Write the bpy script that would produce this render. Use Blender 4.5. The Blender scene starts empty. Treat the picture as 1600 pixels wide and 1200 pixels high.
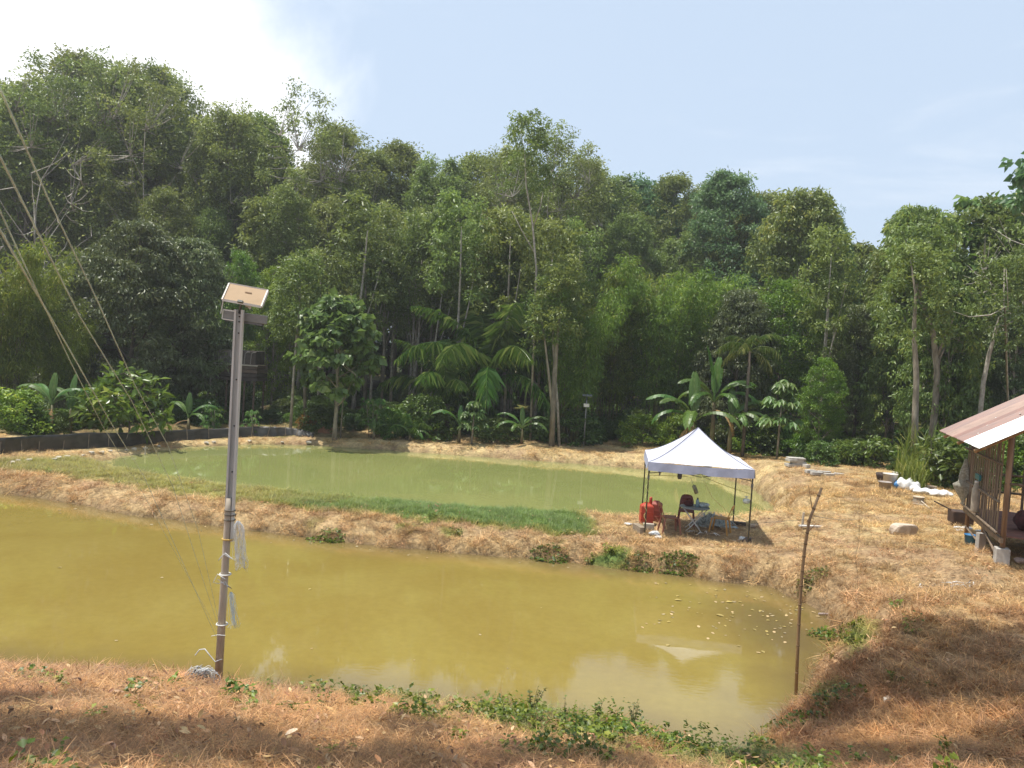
import bpy, math, random
import numpy as np
from mathutils import Vector, Matrix, Euler

S = bpy.context.scene
COL = S.collection
PI = math.pi
R = math.radians
random.seed(7)
rng = np.random.default_rng(7)

# ------------------------------------------------------------------ camera
EYE = Vector((0.0, 0.0, 5.05))
PITCH, ROLL, FPX = R(2.15), R(3.5), 1200.0
cF = Vector((0, math.cos(PITCH), -math.sin(PITCH)))
cR0 = Vector((1, 0, 0)); cU0 = Vector((0, math.sin(PITCH), math.cos(PITCH)))
cR = cR0 * math.cos(ROLL) + cU0 * math.sin(ROLL)
cU = -cR0 * math.sin(ROLL) + cU0 * math.cos(ROLL)
cam_d = bpy.data.cameras.new('camera')
cam = bpy.data.objects.new('camera', cam_d)
COL.objects.link(cam)
M = Matrix((cR, cU, -cF)).transposed().to_4x4()
M.translation = EYE
cam.matrix_world = M
cam_d.sensor_width = 36.0
cam_d.lens = 36.0 * FPX / 1600.0
cam_d.clip_start = 0.05
cam_d.clip_end = 6000
S.camera = cam

# ------------------------------------------------------------------ sky, sun, exposure
SUN_EL, SUN_AZ = R(71), R(-86)     # azimuth measured from +Y towards +X
sun_dir = Vector((math.sin(SUN_AZ) * math.cos(SUN_EL), math.cos(SUN_AZ) * math.cos(SUN_EL), math.sin(SUN_EL)))
W = bpy.data.worlds.new('World'); S.world = W
W.use_nodes = True
nt = W.node_tree; nt.nodes.clear()
def N(nt, t, **k):
    n = nt.nodes.new(t)
    for a, b in k.items():
        setattr(n, a, b)
    return n
wo = N(nt, 'ShaderNodeOutputWorld'); bg = N(nt, 'ShaderNodeBackground')
sky = N(nt, 'ShaderNodeTexSky')
sky.sky_type = 'NISHITA'; sky.sun_disc = False
sky.sun_elevation = SUN_EL; sky.sun_rotation = SUN_AZ
sky.air_density = 1.0; sky.dust_density = 2.2; sky.ozone_density = 1.0
tc = N(nt, 'ShaderNodeTexCoord')
def VM(op, a, b=None):
    n = N(nt, 'ShaderNodeVectorMath', operation=op)
    for i, v in enumerate((a, b)):
        if v is None: continue
        if isinstance(v, (tuple, list, Vector)): n.inputs[i].default_value = v
        else: nt.links.new(v, n.inputs[i])
    return n
def MA(nt, op, a, b=None, c=None, clamp=False):
    n = N(nt, 'ShaderNodeMath', operation=op, use_clamp=clamp)
    for i, v in enumerate((a, b, c)):
        if v is None: continue
        if isinstance(v, (int, float)): n.inputs[i].default_value = v
        else: nt.links.new(v, n.inputs[i])
    return n.outputs[0]
def MR(nt, v, a, b, c=0.0, d=1.0, smooth=True):
    n = N(nt, 'ShaderNodeMapRange')
    if smooth: n.interpolation_type = 'SMOOTHSTEP'
    n.clamp = True
    nt.links.new(v, n.inputs[0])
    for i, q in enumerate((a, b, c, d)): n.inputs[i + 1].default_value = q
    return n.outputs[0]
def MIX(nt, f, a, b):
    n = N(nt, 'ShaderNodeMix', data_type='RGBA')
    for i, v in ((0, f), (6, a), (7, b)):
        if isinstance(v, (int, float)): n.inputs[i].default_value = v
        elif isinstance(v, (tuple, list)): n.inputs[i].default_value = (*v[:3], 1)
        else: nt.links.new(v, n.inputs[i])
    return n.outputs[2]
# high thin haze that pales the blue, everywhere in the sky
def NOISE(nt, vec, scale, detail=4, rough=.55, dist=0.0):
    n = N(nt, 'ShaderNodeTexNoise')
    n.inputs['Scale'].default_value = scale; n.inputs['Detail'].default_value = detail
    n.inputs['Roughness'].default_value = rough; n.inputs['Distortion'].default_value = dist
    if vec is not None: nt.links.new(vec, n.inputs['Vector'])
    return n.outputs['Fac']
veil = MIX(nt, 0.70, sky.outputs[0], (7.1, 8.55, 10.4))
# one big cumulus bank high in the left of the sky, with a torn edge, and faint cirrus all over
cdir = Vector((math.sin(R(-35)) * math.cos(R(9)), math.cos(R(-35)) * math.cos(R(9)), math.sin(R(9))))
dn = VM('DOT_PRODUCT', tc.outputs['Generated'], cdir).outputs['Value']
n1 = NOISE(nt, tc.outputs['Generated'], 3.2, 8, .55, .3)
n1b = MA(nt, 'MULTIPLY_ADD', n1, .17, dn)
cloud = MR(nt, n1b, .985, 1.04)
n2 = NOISE(nt, tc.outputs['Generated'], 1.7, 8, .6, .8)
big = MR(nt, n2, .56, .74)
sc = VM('MULTIPLY', tc.outputs['Generated'], (1.0, 1.0, 5.0)).outputs[0]
n3 = NOISE(nt, sc, 2.6, 6, .6, .4)
cir = MR(nt, n3, .50, .78, 0, .35)
c1 = MIX(nt, cir, veil, (9.2, 9.7, 10.4))
c2 = MIX(nt, cloud, c1, (12.0, 12.2, 12.6))
nt.links.new(c2, bg.inputs[0])
bg.inputs[1].default_value = 0.094
nt.links.new(bg.outputs[0], wo.inputs[0])

sl = bpy.data.lights.new('sun', 'SUN'); sl.energy = 4.9; sl.angle = R(0.53); sl.color = (1.0, .955, .87)
so = bpy.data.objects.new('sun', sl); COL.objects.link(so)
so.rotation_euler = (-sun_dir).to_track_quat('-Z', 'Y').to_euler()

S.view_settings.view_transform = 'Standard'
S.view_settings.look = 'None'
S.view_settings.exposure = 0.25
S.view_settings.gamma = 1.0
S.view_settings.use_curve_mapping = False
cy = S.cycles
cy.max_bounces = 8; cy.diffuse_bounces = 3; cy.glossy_bounces = 3; cy.transmission_bounces = 3; cy.transparent_max_bounces = 12
cy.sample_clamp_indirect = 4.0
cy.use_denoising = True
try:
    cy.denoiser = 'OPENIMAGEDENOISE'; cy.denoising_input_passes = 'RGB_ALBEDO_NORMAL'; cy.denoising_prefilter = 'ACCURATE'
except Exception: pass
cy.caustics_reflective = False; cy.caustics_refractive = False

# ------------------------------------------------------------------ pixel rays of the photograph -> world
def ray(px, py):
    return (cF + cR * ((px - 800) / FPX) + cU * ((600 - py) / FPX)).normalized()
def on_z(px, py, z):
    d = ray(px, py); t = (z - EYE.z) / d.z
    return EYE + d * t
def at_y(px, py, Y):
    d = ray(px, py); return EYE + d * (Y / d.y)

# ------------------------------------------------------------------ numpy noise
def _hash(i, j, s):
    v = np.sin(i * 127.1 + j * 311.7 + s * 74.7) * 43758.5453
    return v - np.floor(v)
def vnoise(x, y, s=0):
    x = np.asarray(x, float); y = np.asarray(y, float)
    i = np.floor(x); j = np.floor(y); u = x - i; v = y - j
    u = u * u * (3 - 2 * u); v = v * v * (3 - 2 * v)
    return (_hash(i, j, s) * (1 - u) + _hash(i + 1, j, s) * u) * (1 - v) + (_hash(i, j + 1, s) * (1 - u) + _hash(i + 1, j + 1, s) * u) * v
def fbm(x, y, s=0, o=4):
    a, r, f = .5, 0, 1
    for k in range(o):
        r = r + a * vnoise(np.asarray(x) * f, np.asarray(y) * f, s + k); a *= .5; f *= 2.03
    return r
def sst(a, b, x):
    t = np.clip((x - a) / (b - a), 0, 1); return t * t * (3 - 2 * t)

# ------------------------------------------------------------------ ponds and land height
def W2(pts): return np.array([[on_z(*p).x, on_z(*p).y] for p in pts])
near_poly = np.vstack([[[-34, 27.5]], W2([(0, 770, 0), (250, 810, 0), (500, 841, 0), (700, 861, 0), (900, 880, 0), (1000, 890, 0), (1130, 908, 0), (1200, 916, 0), (1250, 938, 0), (1295, 965, 0), (1312, 1000, 0), (1296, 1045, 0), (1256, 1095, 0), (1215, 1145, 0), (1165, 1185, 0), (1080, 1176, 0), (1000, 1152, 0), (850, 1125, 0), (640, 1110, 0), (400, 1082, 0), (200, 1066, 0), (0, 1046, 0)]), [[-20, 11.0], [-34, 13.0]]])
far_poly = np.vstack([W2([(140, 712, .25), (200, 708, .1), (290, 698, 0), (400, 694, 0), (500, 696, 0), (700, 710, 0), (850, 721, 0), (1000, 732, 0), (1110, 741, 0), (1172, 760, 0), (1210, 792, 0), (1248, 824, 0), (1225, 824, .1), (1150, 810, .3), (1000, 799, .4), (930, 794, .45), (700, 783, .45), (500, 765, .45), (300, 744, .45), (200, 728, .4)])])
def sdist(poly, x, y):
    x = np.asarray(x, float); y = np.asarray(y, float)
    d = np.full(x.shape, 1e9); inside = np.zeros(x.shape, bool)
    n = len(poly)
    for i in range(n):
        ax, ay = poly[i]; bx, by = poly[(i + 1) % n]
        ex, ey = bx - ax, by - ay
        t = np.clip(((x - ax) * ex + (y - ay) * ey) / (ex * ex + ey * ey), 0, 1)
        d = np.minimum(d, np.hypot(x - ax - t * ex, y - ay - t * ey))
        with np.errstate(divide='ignore', invalid='ignore'):
            c = ((ay > y) != (by > y)) & (x < (bx - ax) * (y - ay) / (by - ay + 1e-12) + ax)
        inside ^= c
    return np.where(inside, -d, d)
ctrl = []
for px, py, z in [(100, 745, .45), (300, 770, .45), (500, 790, .45), (700, 810, .45), (850, 825, .45), (960, 825, .42), (1080, 835, .38), (1180, 850, .42), (1250, 850, .6),
                  (300, 688, .14), (350, 686, .16), (400, 684, .2), (480, 686, .3), (700, 692, .36), (900, 700, .38), (1100, 708, .5), (1180, 715, .65), (1243, 727, 1.0), (1290, 760, 1.05), (1230, 760, .8), (1300, 800, .95),
                  (1412, 835, 1.0), (1388, 757, 1.2), (1480, 775, 1.2), (1577, 880, 1.25), (1520, 836, 1.2), (1350, 870, .95), (1300, 900, .7), (1440, 960, 1.25), (1580, 960, 1.45),
                  (0, 712, .4), (100, 706, .3), (150, 703, .22), (200, 699, .16), (250, 693, .14), (0, 680, .7), (250, 665, .6)]:
    p = on_z(px, py, z); ctrl.append((p.x, p.y, z))
ctrl += [(-40, 30, .6), (-40, 50, 1), (-10, 52, .8), (10, 50, .8), (-10, 43, .5), (0, 43, .5), (8, 42, .6), (30, 42, 1.2), (0, 60, 1.3), (30, 60, 1.5), (-40, 70, 1.4), (25, 25, 1.4), (20, 12, 1.6), (0, 90, 1.8), (60, 60, 2), (-80, 60, 1.5)]
ctrl = np.array(ctrl)
def sds(x, y):
    wob = (fbm(np.asarray(x) * 1.1, np.asarray(y) * 1.1, 5) - .47) * .55 + (vnoise(np.asarray(x) * 5, np.asarray(y) * 5, 9) - .5) * .10
    return sdist(near_poly, x, y) + wob, sdist(far_poly, x, y) + wob
mound = on_z(1500, 1118, 2.1); tent_c = on_z(1087, 831, .42)
def hgt(x, y, full=False):
    x = np.asarray(x, float); y = np.asarray(y, float)
    s1, s2 = sds(x, y)
    num = 0; den = 0
    for cx, cyy, cz in ctrl:
        w = 1.0 / ((x - cx) ** 2 + (y - cyy) ** 2 + .6) ** 1.6
        num = num + w * cz; den = den + w
    hi = num / den
    hn = np.minimum(3.35, .12 + .33 * np.maximum(s1, 0))
    w = 1 - sst(9.5, 14.5, y)
    h = hn * w + hi * (1 - w)
    h = h + (fbm(x * .35, y * .35, 21) - .47) * .28 * sst(.3, 3, np.minimum(s1, s2))
    tf = 1 - sst(1.5, 2.4, np.maximum(np.abs(x - tent_c.x), np.abs(y - tent_c.y)))
    h = h * (1 - tf) + .44 * tf
    h = h + .38 * np.exp(-(((x - mound.x) / .75) ** 2 + ((y - mound.y) / .5) ** 2))
    s = np.minimum(s1, s2)
    bank = 1 - np.exp(-np.maximum(s, 0) / .38)
    z = np.where(s > 0, .02 + h * bank, np.maximum(-.9, .5 * s))
    z = z + ((fbm(x * 2.3, y * 2.3, 31) - .47) * .11 + (fbm(x * 9, y * 9, 35, 3) - .44) * .05) * sst(-.2, .5, s)
    return (z, s1, s2) if full else z
def H1(x, y): return float(hgt(np.array([x]), np.array([y]))[0])
def G(px, py, dz=0.0):
    """Ground point seen at a pixel."""
    d = ray(px, py); lo, hi = 3.0, 160.0
    for n in (260, 40, 20):
        t = np.geomspace(lo, hi, n) if n == 260 else np.linspace(lo, hi, n)
        below = (EYE.z + d.z * t) <= hgt(d.x * t, d.y * t)
        k = int(np.argmax(below)) if below.any() else n - 1
        lo, hi = t[max(0, k - 1)], t[k]
    p = EYE + d * hi
    return Vector((p.x, p.y, H1(p.x, p.y) + dz))
# ------------------------------------------------------------------ materials
MATS = {}
def mat(name, c1, c2=None, rough=.8, metal=0.0, scale=6.0, bump=0.0, bscale=None, spec=.5, detail=5, coords='Object', stretch=None, alpha=1.0, trans=0.0, rand=0.0):
    if name in MATS: return MATS[name]
    m = bpy.data.materials.new(name); m.use_nodes = True; MATS[name] = m
    t = m.node_tree; b = t.nodes['Principled BSDF']
    b.inputs['Roughness'].default_value = rough; b.inputs['Metallic'].default_value = metal
    b.inputs['Specular IOR Level'].default_value = spec
    tcn = N(t, 'ShaderNodeTexCoord'); vec = tcn.outputs[coords]
    if stretch:
        v = N(t, 'ShaderNodeVectorMath', operation='MULTIPLY'); v.inputs[1].default_value = stretch
        t.links.new(vec, v.inputs[0]); vec = v.outputs[0]
    if c2 is None: c2 = tuple(x * .72 for x in c1)
    f = MR(t, NOISE(t, vec, scale, detail, .6), .35, .65)
    col = MIX(t, f, c1, c2)
    if rand:
        oi = N(t, 'ShaderNodeObjectInfo')
        hs = N(t, 'ShaderNodeHueSaturation'); t.links.new(col, hs.inputs['Color'])
        t.links.new(MR(t, oi.outputs['Random'], 0, 1, 1 - rand, 1 + rand, False), hs.inputs['Value'])
        col = hs.outputs[0]
    t.links.new(col, b.inputs['Base Color'])
    if bump:
        bn = N(t, 'ShaderNodeBump'); bn.inputs['Strength'].default_value = bump; bn.inputs['Distance'].default_value = .02
        t.links.new(NOISE(t, vec, bscale or scale * 4, 5, .6), bn.inputs['Height']); t.links.new(bn.outputs[0], b.inputs['Normal'])
    if alpha < 1: b.inputs['Alpha'].default_value = alpha
    if trans: b.inputs['Transmission Weight'].default_value = trans
    return m
def leafmat(name, ca, cb, cc=None, rough=.42, transl=.36, spec=.5, inst=False, rand=.18):
    """ca..cb..cc over the per-leaf attribute; translucent."""
    if name in MATS: return MATS[name]
    m = bpy.data.materials.new(name); m.use_nodes = True; MATS[name] = m
    t = m.node_tree; b = t.nodes['Principled BSDF']; out = t.nodes['Material Output']
    a = N(t, 'ShaderNodeAttribute', attribute_name='var')
    r = N(t, 'ShaderNodeValToRGB'); t.links.new(a.outputs['Fac'], r.inputs[0])
    e = r.color_ramp.elements; e[0].color = (*ca, 1); e[1].color = (*cb, 1)
    if cc:
        e[1].position = .8; q = e.new(1.0); q.color = (*cc, 1)
    col = r.outputs[0]
    oi = N(t, 'ShaderNodeObjectInfo')
    hs = N(t, 'ShaderNodeHueSaturation'); t.links.new(col, hs.inputs['Color'])
    t.links.new(MR(t, oi.outputs['Random'], 0, 1, 1.12 - rand, 1.12 + rand, False), hs.inputs['Value']); hs.inputs['Saturation'].default_value = 1.14
    t.links.new(MR(t, MA(t, 'FRACT', MA(t, 'MULTIPLY', oi.outputs['Random'], 7.31)), 0, 1, .5 - .02, .5 + .02, False), hs.inputs['Hue'])
    col = hs.outputs[0]
    if inst:
        ia = N(t, 'ShaderNodeAttribute', attribute_name='tint', attribute_type='INSTANCER')
        vm = N(t, 'ShaderNodeVectorMath', operation='MULTIPLY'); t.links.new(col, vm.inputs[0]); t.links.new(ia.outputs['Color'], vm.inputs[1])
        col = vm.outputs[0]
    t.links.new(col, b.inputs['Base Color']); b.inputs['Roughness'].default_value = rough
    b.inputs['Specular IOR Level'].default_value = spec
    tr = N(t, 'ShaderNodeBsdfTranslucent')
    hv = N(t, 'ShaderNodeHueSaturation'); hv.inputs['Value'].default_value = 1.5; hv.inputs['Hue'].default_value = .485
    t.links.new(col, hv.inputs['Color']); t.links.new(hv.outputs[0], tr.inputs[0])
    mx = N(t, 'ShaderNodeMixShader'); mx.inputs[0].default_value = transl
    t.links.new(b.outputs[0], mx.inputs[1]); t.links.new(tr.outputs[0], mx.inputs[2]); t.links.new(mx.outputs[0], out.inputs[0])
    return m

# ------------------------------------------------------------------ object helpers
def tag(o, label=None, cat=None, group=None, kind=None):
    if label: o['label'] = label
    if cat: o['category'] = cat
    if group: o['group'] = group
    if kind: o['kind'] = kind
    return o
def thing(name, label, cat, loc=(0, 0, 0), rz=0.0, group=None, scale=1.0):
    o = bpy.data.objects.new(name, None); COL.objects.link(o)
    o.empty_display_size = .2
    o.location = loc; o.rotation_euler = (0, 0, rz)
    if isinstance(scale, (tuple, list)): o.scale = scale
    else: o.scale = (scale,) * 3
    return tag(o, label, cat, group)
def npmesh(name, V, F, m=None, smooth=False, attrs=None):
    """V (n,3), F list/array of faces (uniform) ; attrs {name: (type, per-vertex array)}"""
    me = bpy.data.meshes.new(name)
    if isinstance(F, np.ndarray):
        k = F.shape[1]
        me.vertices.add(len(V)); me.vertices.foreach_set('co', np.asarray(V, np.float32).ravel())
        me.loops.add(F.size); me.loops.foreach_set('vertex_index', F.astype(np.int32).ravel())
        me.polygons.add(len(F)); me.polygons.foreach_set('loop_start', np.arange(0, F.size, k, dtype=np.int32))
        me.update(calc_edges=True)
    else:
        me.from_pydata([tuple(v) for v in V], [], F); me.update()
    if smooth: me.polygons.foreach_set('use_smooth', np.ones(len(me.polygons), bool))
    if attrs:
        for an, (ty, arr) in attrs.items():
            at = me.attributes.new(an, ty, 'POINT')
            at.data.foreach_set('color' if ty == 'FLOAT_COLOR' else ('vector' if ty == 'FLOAT_VECTOR' else 'value'), np.asarray(arr).ravel())
    if m: me.materials.append(m)
    return me
def link(name, me, parent=None, loc=(0, 0, 0), rot=(0, 0, 0), sc=None):
    o = bpy.data.objects.new(name, me); COL.objects.link(o)
    o.location = loc; o.rotation_euler = rot
    if sc is not None: o.scale = (sc,) * 3 if isinstance(sc, (int, float)) else sc
    if parent: o.parent = parent
    return o
class MB:
    def __init__(s): s.v = []; s.f = []
    def add(s, vs, fs):
        b = len(s.v); s.v += [tuple(v) for v in vs]; s.f += [tuple(b + i for i in f) for f in fs]; return s
    def box(s, c, d, rot=None, taper=1.0):
        x, y, z = d[0] / 2, d[1] / 2, d[2] / 2
        vs = [Vector((a * x * (taper if k > 0 else 1), b * y * (taper if k > 0 else 1), k * z)) for k in (-1, 1) for a, b in ((-1, -1), (1, -1), (1, 1), (-1, 1))]
        if rot is not None:
            m = rot if isinstance(rot, Matrix) else Euler(rot).to_matrix()
            vs = [m @ v for v in vs]
        c = Vector(c)
        return s.add([v + c for v in vs], [(3, 2, 1, 0), (4, 5, 6, 7), (0, 1, 5, 4), (1, 2, 6, 5), (2, 3, 7, 6), (3, 0, 4, 7)])
    def bar(s, a, b, w, h, up=(0, 0, 1)):
        a, b = Vector(a), Vector(b); d = (b - a); L = d.length; d.normalize()
        u = Vector(up); sd = d.cross(u)
        if sd.length < 1e-4: sd = d.cross(Vector((1, 0, 0)))
        sd.normalize(); u = sd.cross(d)
        m = Matrix((d, sd, u)).transposed()
        return s.box((a + b) / 2, (L, w, h), m)
    def tube(s, pts, r, n=6, cap=True, jit=0.0):
        pts = [Vector(p) for p in pts]; k = len(pts)
        rs = r if isinstance(r, (list, tuple)) else [r] * k
        b = len(s.v); ref = Vector((.31, .95, .05)).normalized()
        prev = None
        for i, p in enumerate(pts):
            d = (pts[min(i + 1, k - 1)] - pts[max(i - 1, 0)])
            d = d.normalized() if d.length > 1e-9 else Vector((0, 0, 1))
            if prev is None:
                u = d.cross(ref)
                if u.length < .1: u = d.cross(Vector((1, 0, 0)))
                u.normalize()
            else:
                u = prev - d * prev.dot(d); u.normalize()
            prev = u; w = d.cross(u)
            for j in range(n):
                a = 2 * PI * j / n; rr = rs[i] * (1 + (random.uniform(-jit, jit) if jit else 0))
                s.v.append(tuple(p + (u * math.cos(a) + w * math.sin(a)) * rr))
        for i in range(k - 1):
            for j in range(n):
                s.f.append((b + i * n + j, b + i * n + (j + 1) % n, b + (i + 1) * n + (j + 1) % n, b + (i + 1) * n + j))
        if cap:
            s.f.append(tuple(b + j for j in reversed(range(n)))); s.f.append(tuple(b + (k - 1) * n + j for j in range(n)))
        return s
    def lathe(s, prof, n=16, c=(0, 0, 0)):
        b = len(s.v); c = Vector(c)
        for r_, z in prof:
            for j in range(n):
                a = 2 * PI * j / n; s.v.append((c.x + r_ * math.cos(a), c.y + r_ * math.sin(a), c.z + z))
        for i in range(len(prof) - 1):
            for j in range(n):
                s.f.append((b + i * n + j, b + i * n + (j + 1) % n, b + (i + 1) * n + (j + 1) % n, b + (i + 1) * n + j))
        s.f.append(tuple(b + j for j in reversed(range(n)))); s.f.append(tuple(b + (len(prof) - 1) * n + j for j in range(n)))
        return s
    def sheet(s, fn, nu, nv, th=None):
        """grid surface fn(u,v)->Vector ; th gives a real thickness (closed shell)"""
        P = [[Vector(fn(i / nu, j / nv)) for j in range(nv + 1)] for i in range(nu + 1)]
        b = len(s.v); id_ = lambda i, j, k=0: b + k * (nu + 1) * (nv + 1) + i * (nv + 1) + j
        for i in range(nu + 1):
            for j in range(nv + 1): s.v.append(tuple(P[i][j]))
        if th:
            for i in range(nu + 1):
                for j in range(nv + 1):
                    du = P[min(i + 1, nu)][j] - P[max(i - 1, 0)][j]; dv = P[i][min(j + 1, nv)] - P[i][max(j - 1, 0)]
                    nn = du.cross(dv)
                    nn = nn.normalized() if nn.length > 1e-9 else Vector((0, 0, 1))
                    s.v.append(tuple(P[i][j] - nn * th))
        for i in range(nu):
            for j in range(nv):
                s.f.append((id_(i, j), id_(i + 1, j), id_(i + 1, j + 1), id_(i, j + 1)))
                if th: s.f.append((id_(i, j + 1, 1), id_(i + 1, j + 1, 1), id_(i + 1, j, 1), id_(i, j, 1)))
        if th:
            for i in range(nu):
                s.f.append((id_(i + 1, 0), id_(i, 0), id_(i, 0, 1), id_(i + 1, 0, 1))); s.f.append((id_(i, nv), id_(i + 1, nv), id_(i + 1, nv, 1), id_(i, nv, 1)))
            for j in range(nv):
                s.f.append((id_(0, j), id_(0, j + 1), id_(0, j + 1, 1), id_(0, j, 1))); s.f.append((id_(nu, j + 1), id_(nu, j), id_(nu, j, 1), id_(nu, j + 1, 1)))
        return s
    def mesh(s, name, m=None, smooth=False, bevel=0):
        me = npmesh(name, s.v, s.f, m, smooth)
        return me
    def build(s, name, m=None, parent=None, smooth=False, loc=(0, 0, 0), rot=(0, 0, 0), bevel=0.0):
        o = link(name, s.mesh(name, m, smooth), parent, loc, rot)
        if bevel:
            md = o.modifiers.new('bevel', 'BEVEL'); md.width = bevel; md.segments = 2; md.limit_method = 'ANGLE'
        return o
def copytree(o, loc, rz=0.0, label=None, scale=None, group=None):
    c = o.copy(); COL.objects.link(c); c.location = loc; c.rotation_euler = (o.rotation_euler[0], o.rotation_euler[1], rz)
    if label: c['label'] = label
    if group: c['group'] = group
    if scale is not None: c.scale = (scale,) * 3 if isinstance(scale, (int, float)) else scale
    def rec(src, dst):
        for ch in src.children:
            d = ch.copy(); COL.objects.link(d); d.parent = dst
            rec(ch, d)
    rec(o, c)
    return c
def rock_mesh(name, m, seed, sx, sy, sz, flat=.35, sub=3):
    import bmesh
    bm = bmesh.new(); bmesh.ops.create_icosphere(bm, subdivisions=sub, radius=1)
    rr = random.Random(seed)
    cuts = [(Vector((rr.gauss(0, 1), rr.gauss(0, 1), rr.gauss(0, .7))).normalized(), rr.uniform(.55, .9)) for _ in range(11)] + [(Vector((0, 0, 1)), flat + .25), (Vector((0, 0, -1)), .5)]
    for v in bm.verts:
        p = v.co.copy()
        for n_, d_ in cuts:
            q = p.dot(n_)
            if q > d_: p -= n_ * (q - d_) * .93
        k = float(vnoise(p.x * 3 + seed, p.y * 3 + p.z * 2)) - .5
        p *= 1 + k * .09
        v.co = (p.x * sx, p.y * sy, p.z * sz)
    me = bpy.data.meshes.new(name); bm.to_mesh(me); bm.free(); me.materials.append(m)
    return me

# leaves as folded diamonds; arrays in, arrays out
def leaf_arrays(P, D, Nn, L, Wd, fold=.25, var=None):
    n = len(P)
    D = D / (np.linalg.norm(D, axis=1, keepdims=True) + 1e-9)
    Sd = np.cross(D, Nn); Sd /= (np.linalg.norm(Sd, axis=1, keepdims=True) + 1e-9)
    Nn = np.cross(Sd, D)
    L = np.broadcast_to(L, n)[:, None]; Wd = np.broadcast_to(Wd, n)[:, None]
    mid = P + D * L * .45
    lift = Nn * Wd * fold
    V = np.stack([P, mid + Sd * Wd * .5 + lift, P + D * L - Nn * L * .12, mid - Sd * Wd * .5 + lift], 1).reshape(-1, 3)
    b = np.arange(n)[:, None] * 4
    F = np.concatenate([b + np.array([[0, 1, 2]]), b + np.array([[0, 2, 3]])], 0)
    va = np.repeat(var if var is not None else rng.random(n), 4)
    return V, F, va
def rand_dirs(n, zb=0.0):
    d = rng.normal(size=(n, 3)); d[:, 2] += zb
    return d / np.linalg.norm(d, axis=1, keepdims=True)
def leaf_cloud(centers, radii, n_each, L, Wd, droop=.3, flat=.65, up=.9, jitter=.35, outward=None, cvar=None, biasout=None):
    nc = len(centers)
    ci = np.repeat(np.arange(nc), n_each)
    n = len(ci)
    off = rng.normal(size=(n, 3)); off /= np.linalg.norm(off, axis=1, keepdims=True)
    off *= (rng.random((n, 1)) ** .45)
    off[:, 2] *= flat
    P = centers[ci] + off * np.asarray(radii)[ci][:, None]
    D = off + rng.normal(size=(n, 3)) * .6; D[:, 2] -= droop
    Nn = rng.normal(size=(n, 3)) * .55; Nn[:, 2] += up
    Ls = L * (1 + (rng.random(n) - .5) * jitter * 2)
    cv = (rng.random(nc) if cvar is None else cvar)[ci]
    var = np.clip(cv * .55 + rng.random(n) * .45, 0, 1)
    return leaf_arrays(P, D, Nn, Ls, Wd * Ls / L, .2, var)

# instances of small source meshes on points that are real positions in the world
def scatter(name, label, cat, P, rot, scl, idx, tint, sources, kind='stuff'):
    me = bpy.data.meshes.new(name)
    n = len(P)
    me.vertices.add(n); me.vertices.foreach_set('co', np.asarray(P, np.float32).ravel())
    for an, ty, arr, key in (('rot', 'FLOAT_VECTOR', rot, 'vector'), ('scl', 'FLOAT', scl, 'value'), ('idx', 'INT', idx, 'value')):
        at = me.attributes.new(an, ty, 'POINT'); at.data.foreach_set(key, np.asarray(arr, np.int32 if ty == 'INT' else np.float32).ravel())
    at = me.attributes.new('tint', 'FLOAT_COLOR', 'POINT'); at.data.foreach_set('color', np.hstack([tint, np.ones((n, 1))]).astype(np.float32).ravel())
    o = link(name, me); tag(o, label, cat, kind=kind)
    src = bpy.data.collections.new(name + '_source')
    for i, sm in enumerate(sources):
        so_ = bpy.data.objects.new('%s_%02d' % (name, i), sm); src.objects.link(so_)
    g = bpy.data.node_groups.new(name + '_nodes', 'GeometryNodeTree')
    g.interface.new_socket('Geometry', in_out='INPUT', socket_type='NodeSocketGeometry')
    g.interface.new_socket('Geometry', in_out='OUTPUT', socket_type='NodeSocketGeometry')
    gi = N(g, 'NodeGroupInput'); go = N(g, 'NodeGroupOutput')
    ci = N(g, 'GeometryNodeCollectionInfo'); ci.inputs['Collection'].default_value = src
    ci.inputs['Separate Children'].default_value = True; ci.inputs['Reset Children'].default_value = True
    ip = N(g, 'GeometryNodeInstanceOnPoints'); ip.inputs['Pick Instance'].default_value = True
    def at_(nm, ty):
        q = N(g, 'GeometryNodeInputNamedAttribute', data_type=ty); q.inputs[0].default_value = nm
        return [x for x in q.outputs if x.enabled and x.name == 'Attribute'][0]
    L_ = g.links.new
    L_(gi.outputs[0], ip.inputs['Points']); L_(ci.outputs[0], ip.inputs['Instance'])
    L_(at_('idx', 'INT'), ip.inputs['Instance Index'])
    er = N(g, 'FunctionNodeEulerToRotation'); L_(at_('rot', 'FLOAT_VECTOR'), er.inputs[0]); L_(er.outputs[0], ip.inputs['Rotation'])
    L_(at_('scl', 'FLOAT'), ip.inputs['Scale'])
    L_(ip.outputs[0], go.inputs[0])
    md = o.modifiers.new('scatter', 'NODES'); md.node_group = g
    return o
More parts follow.
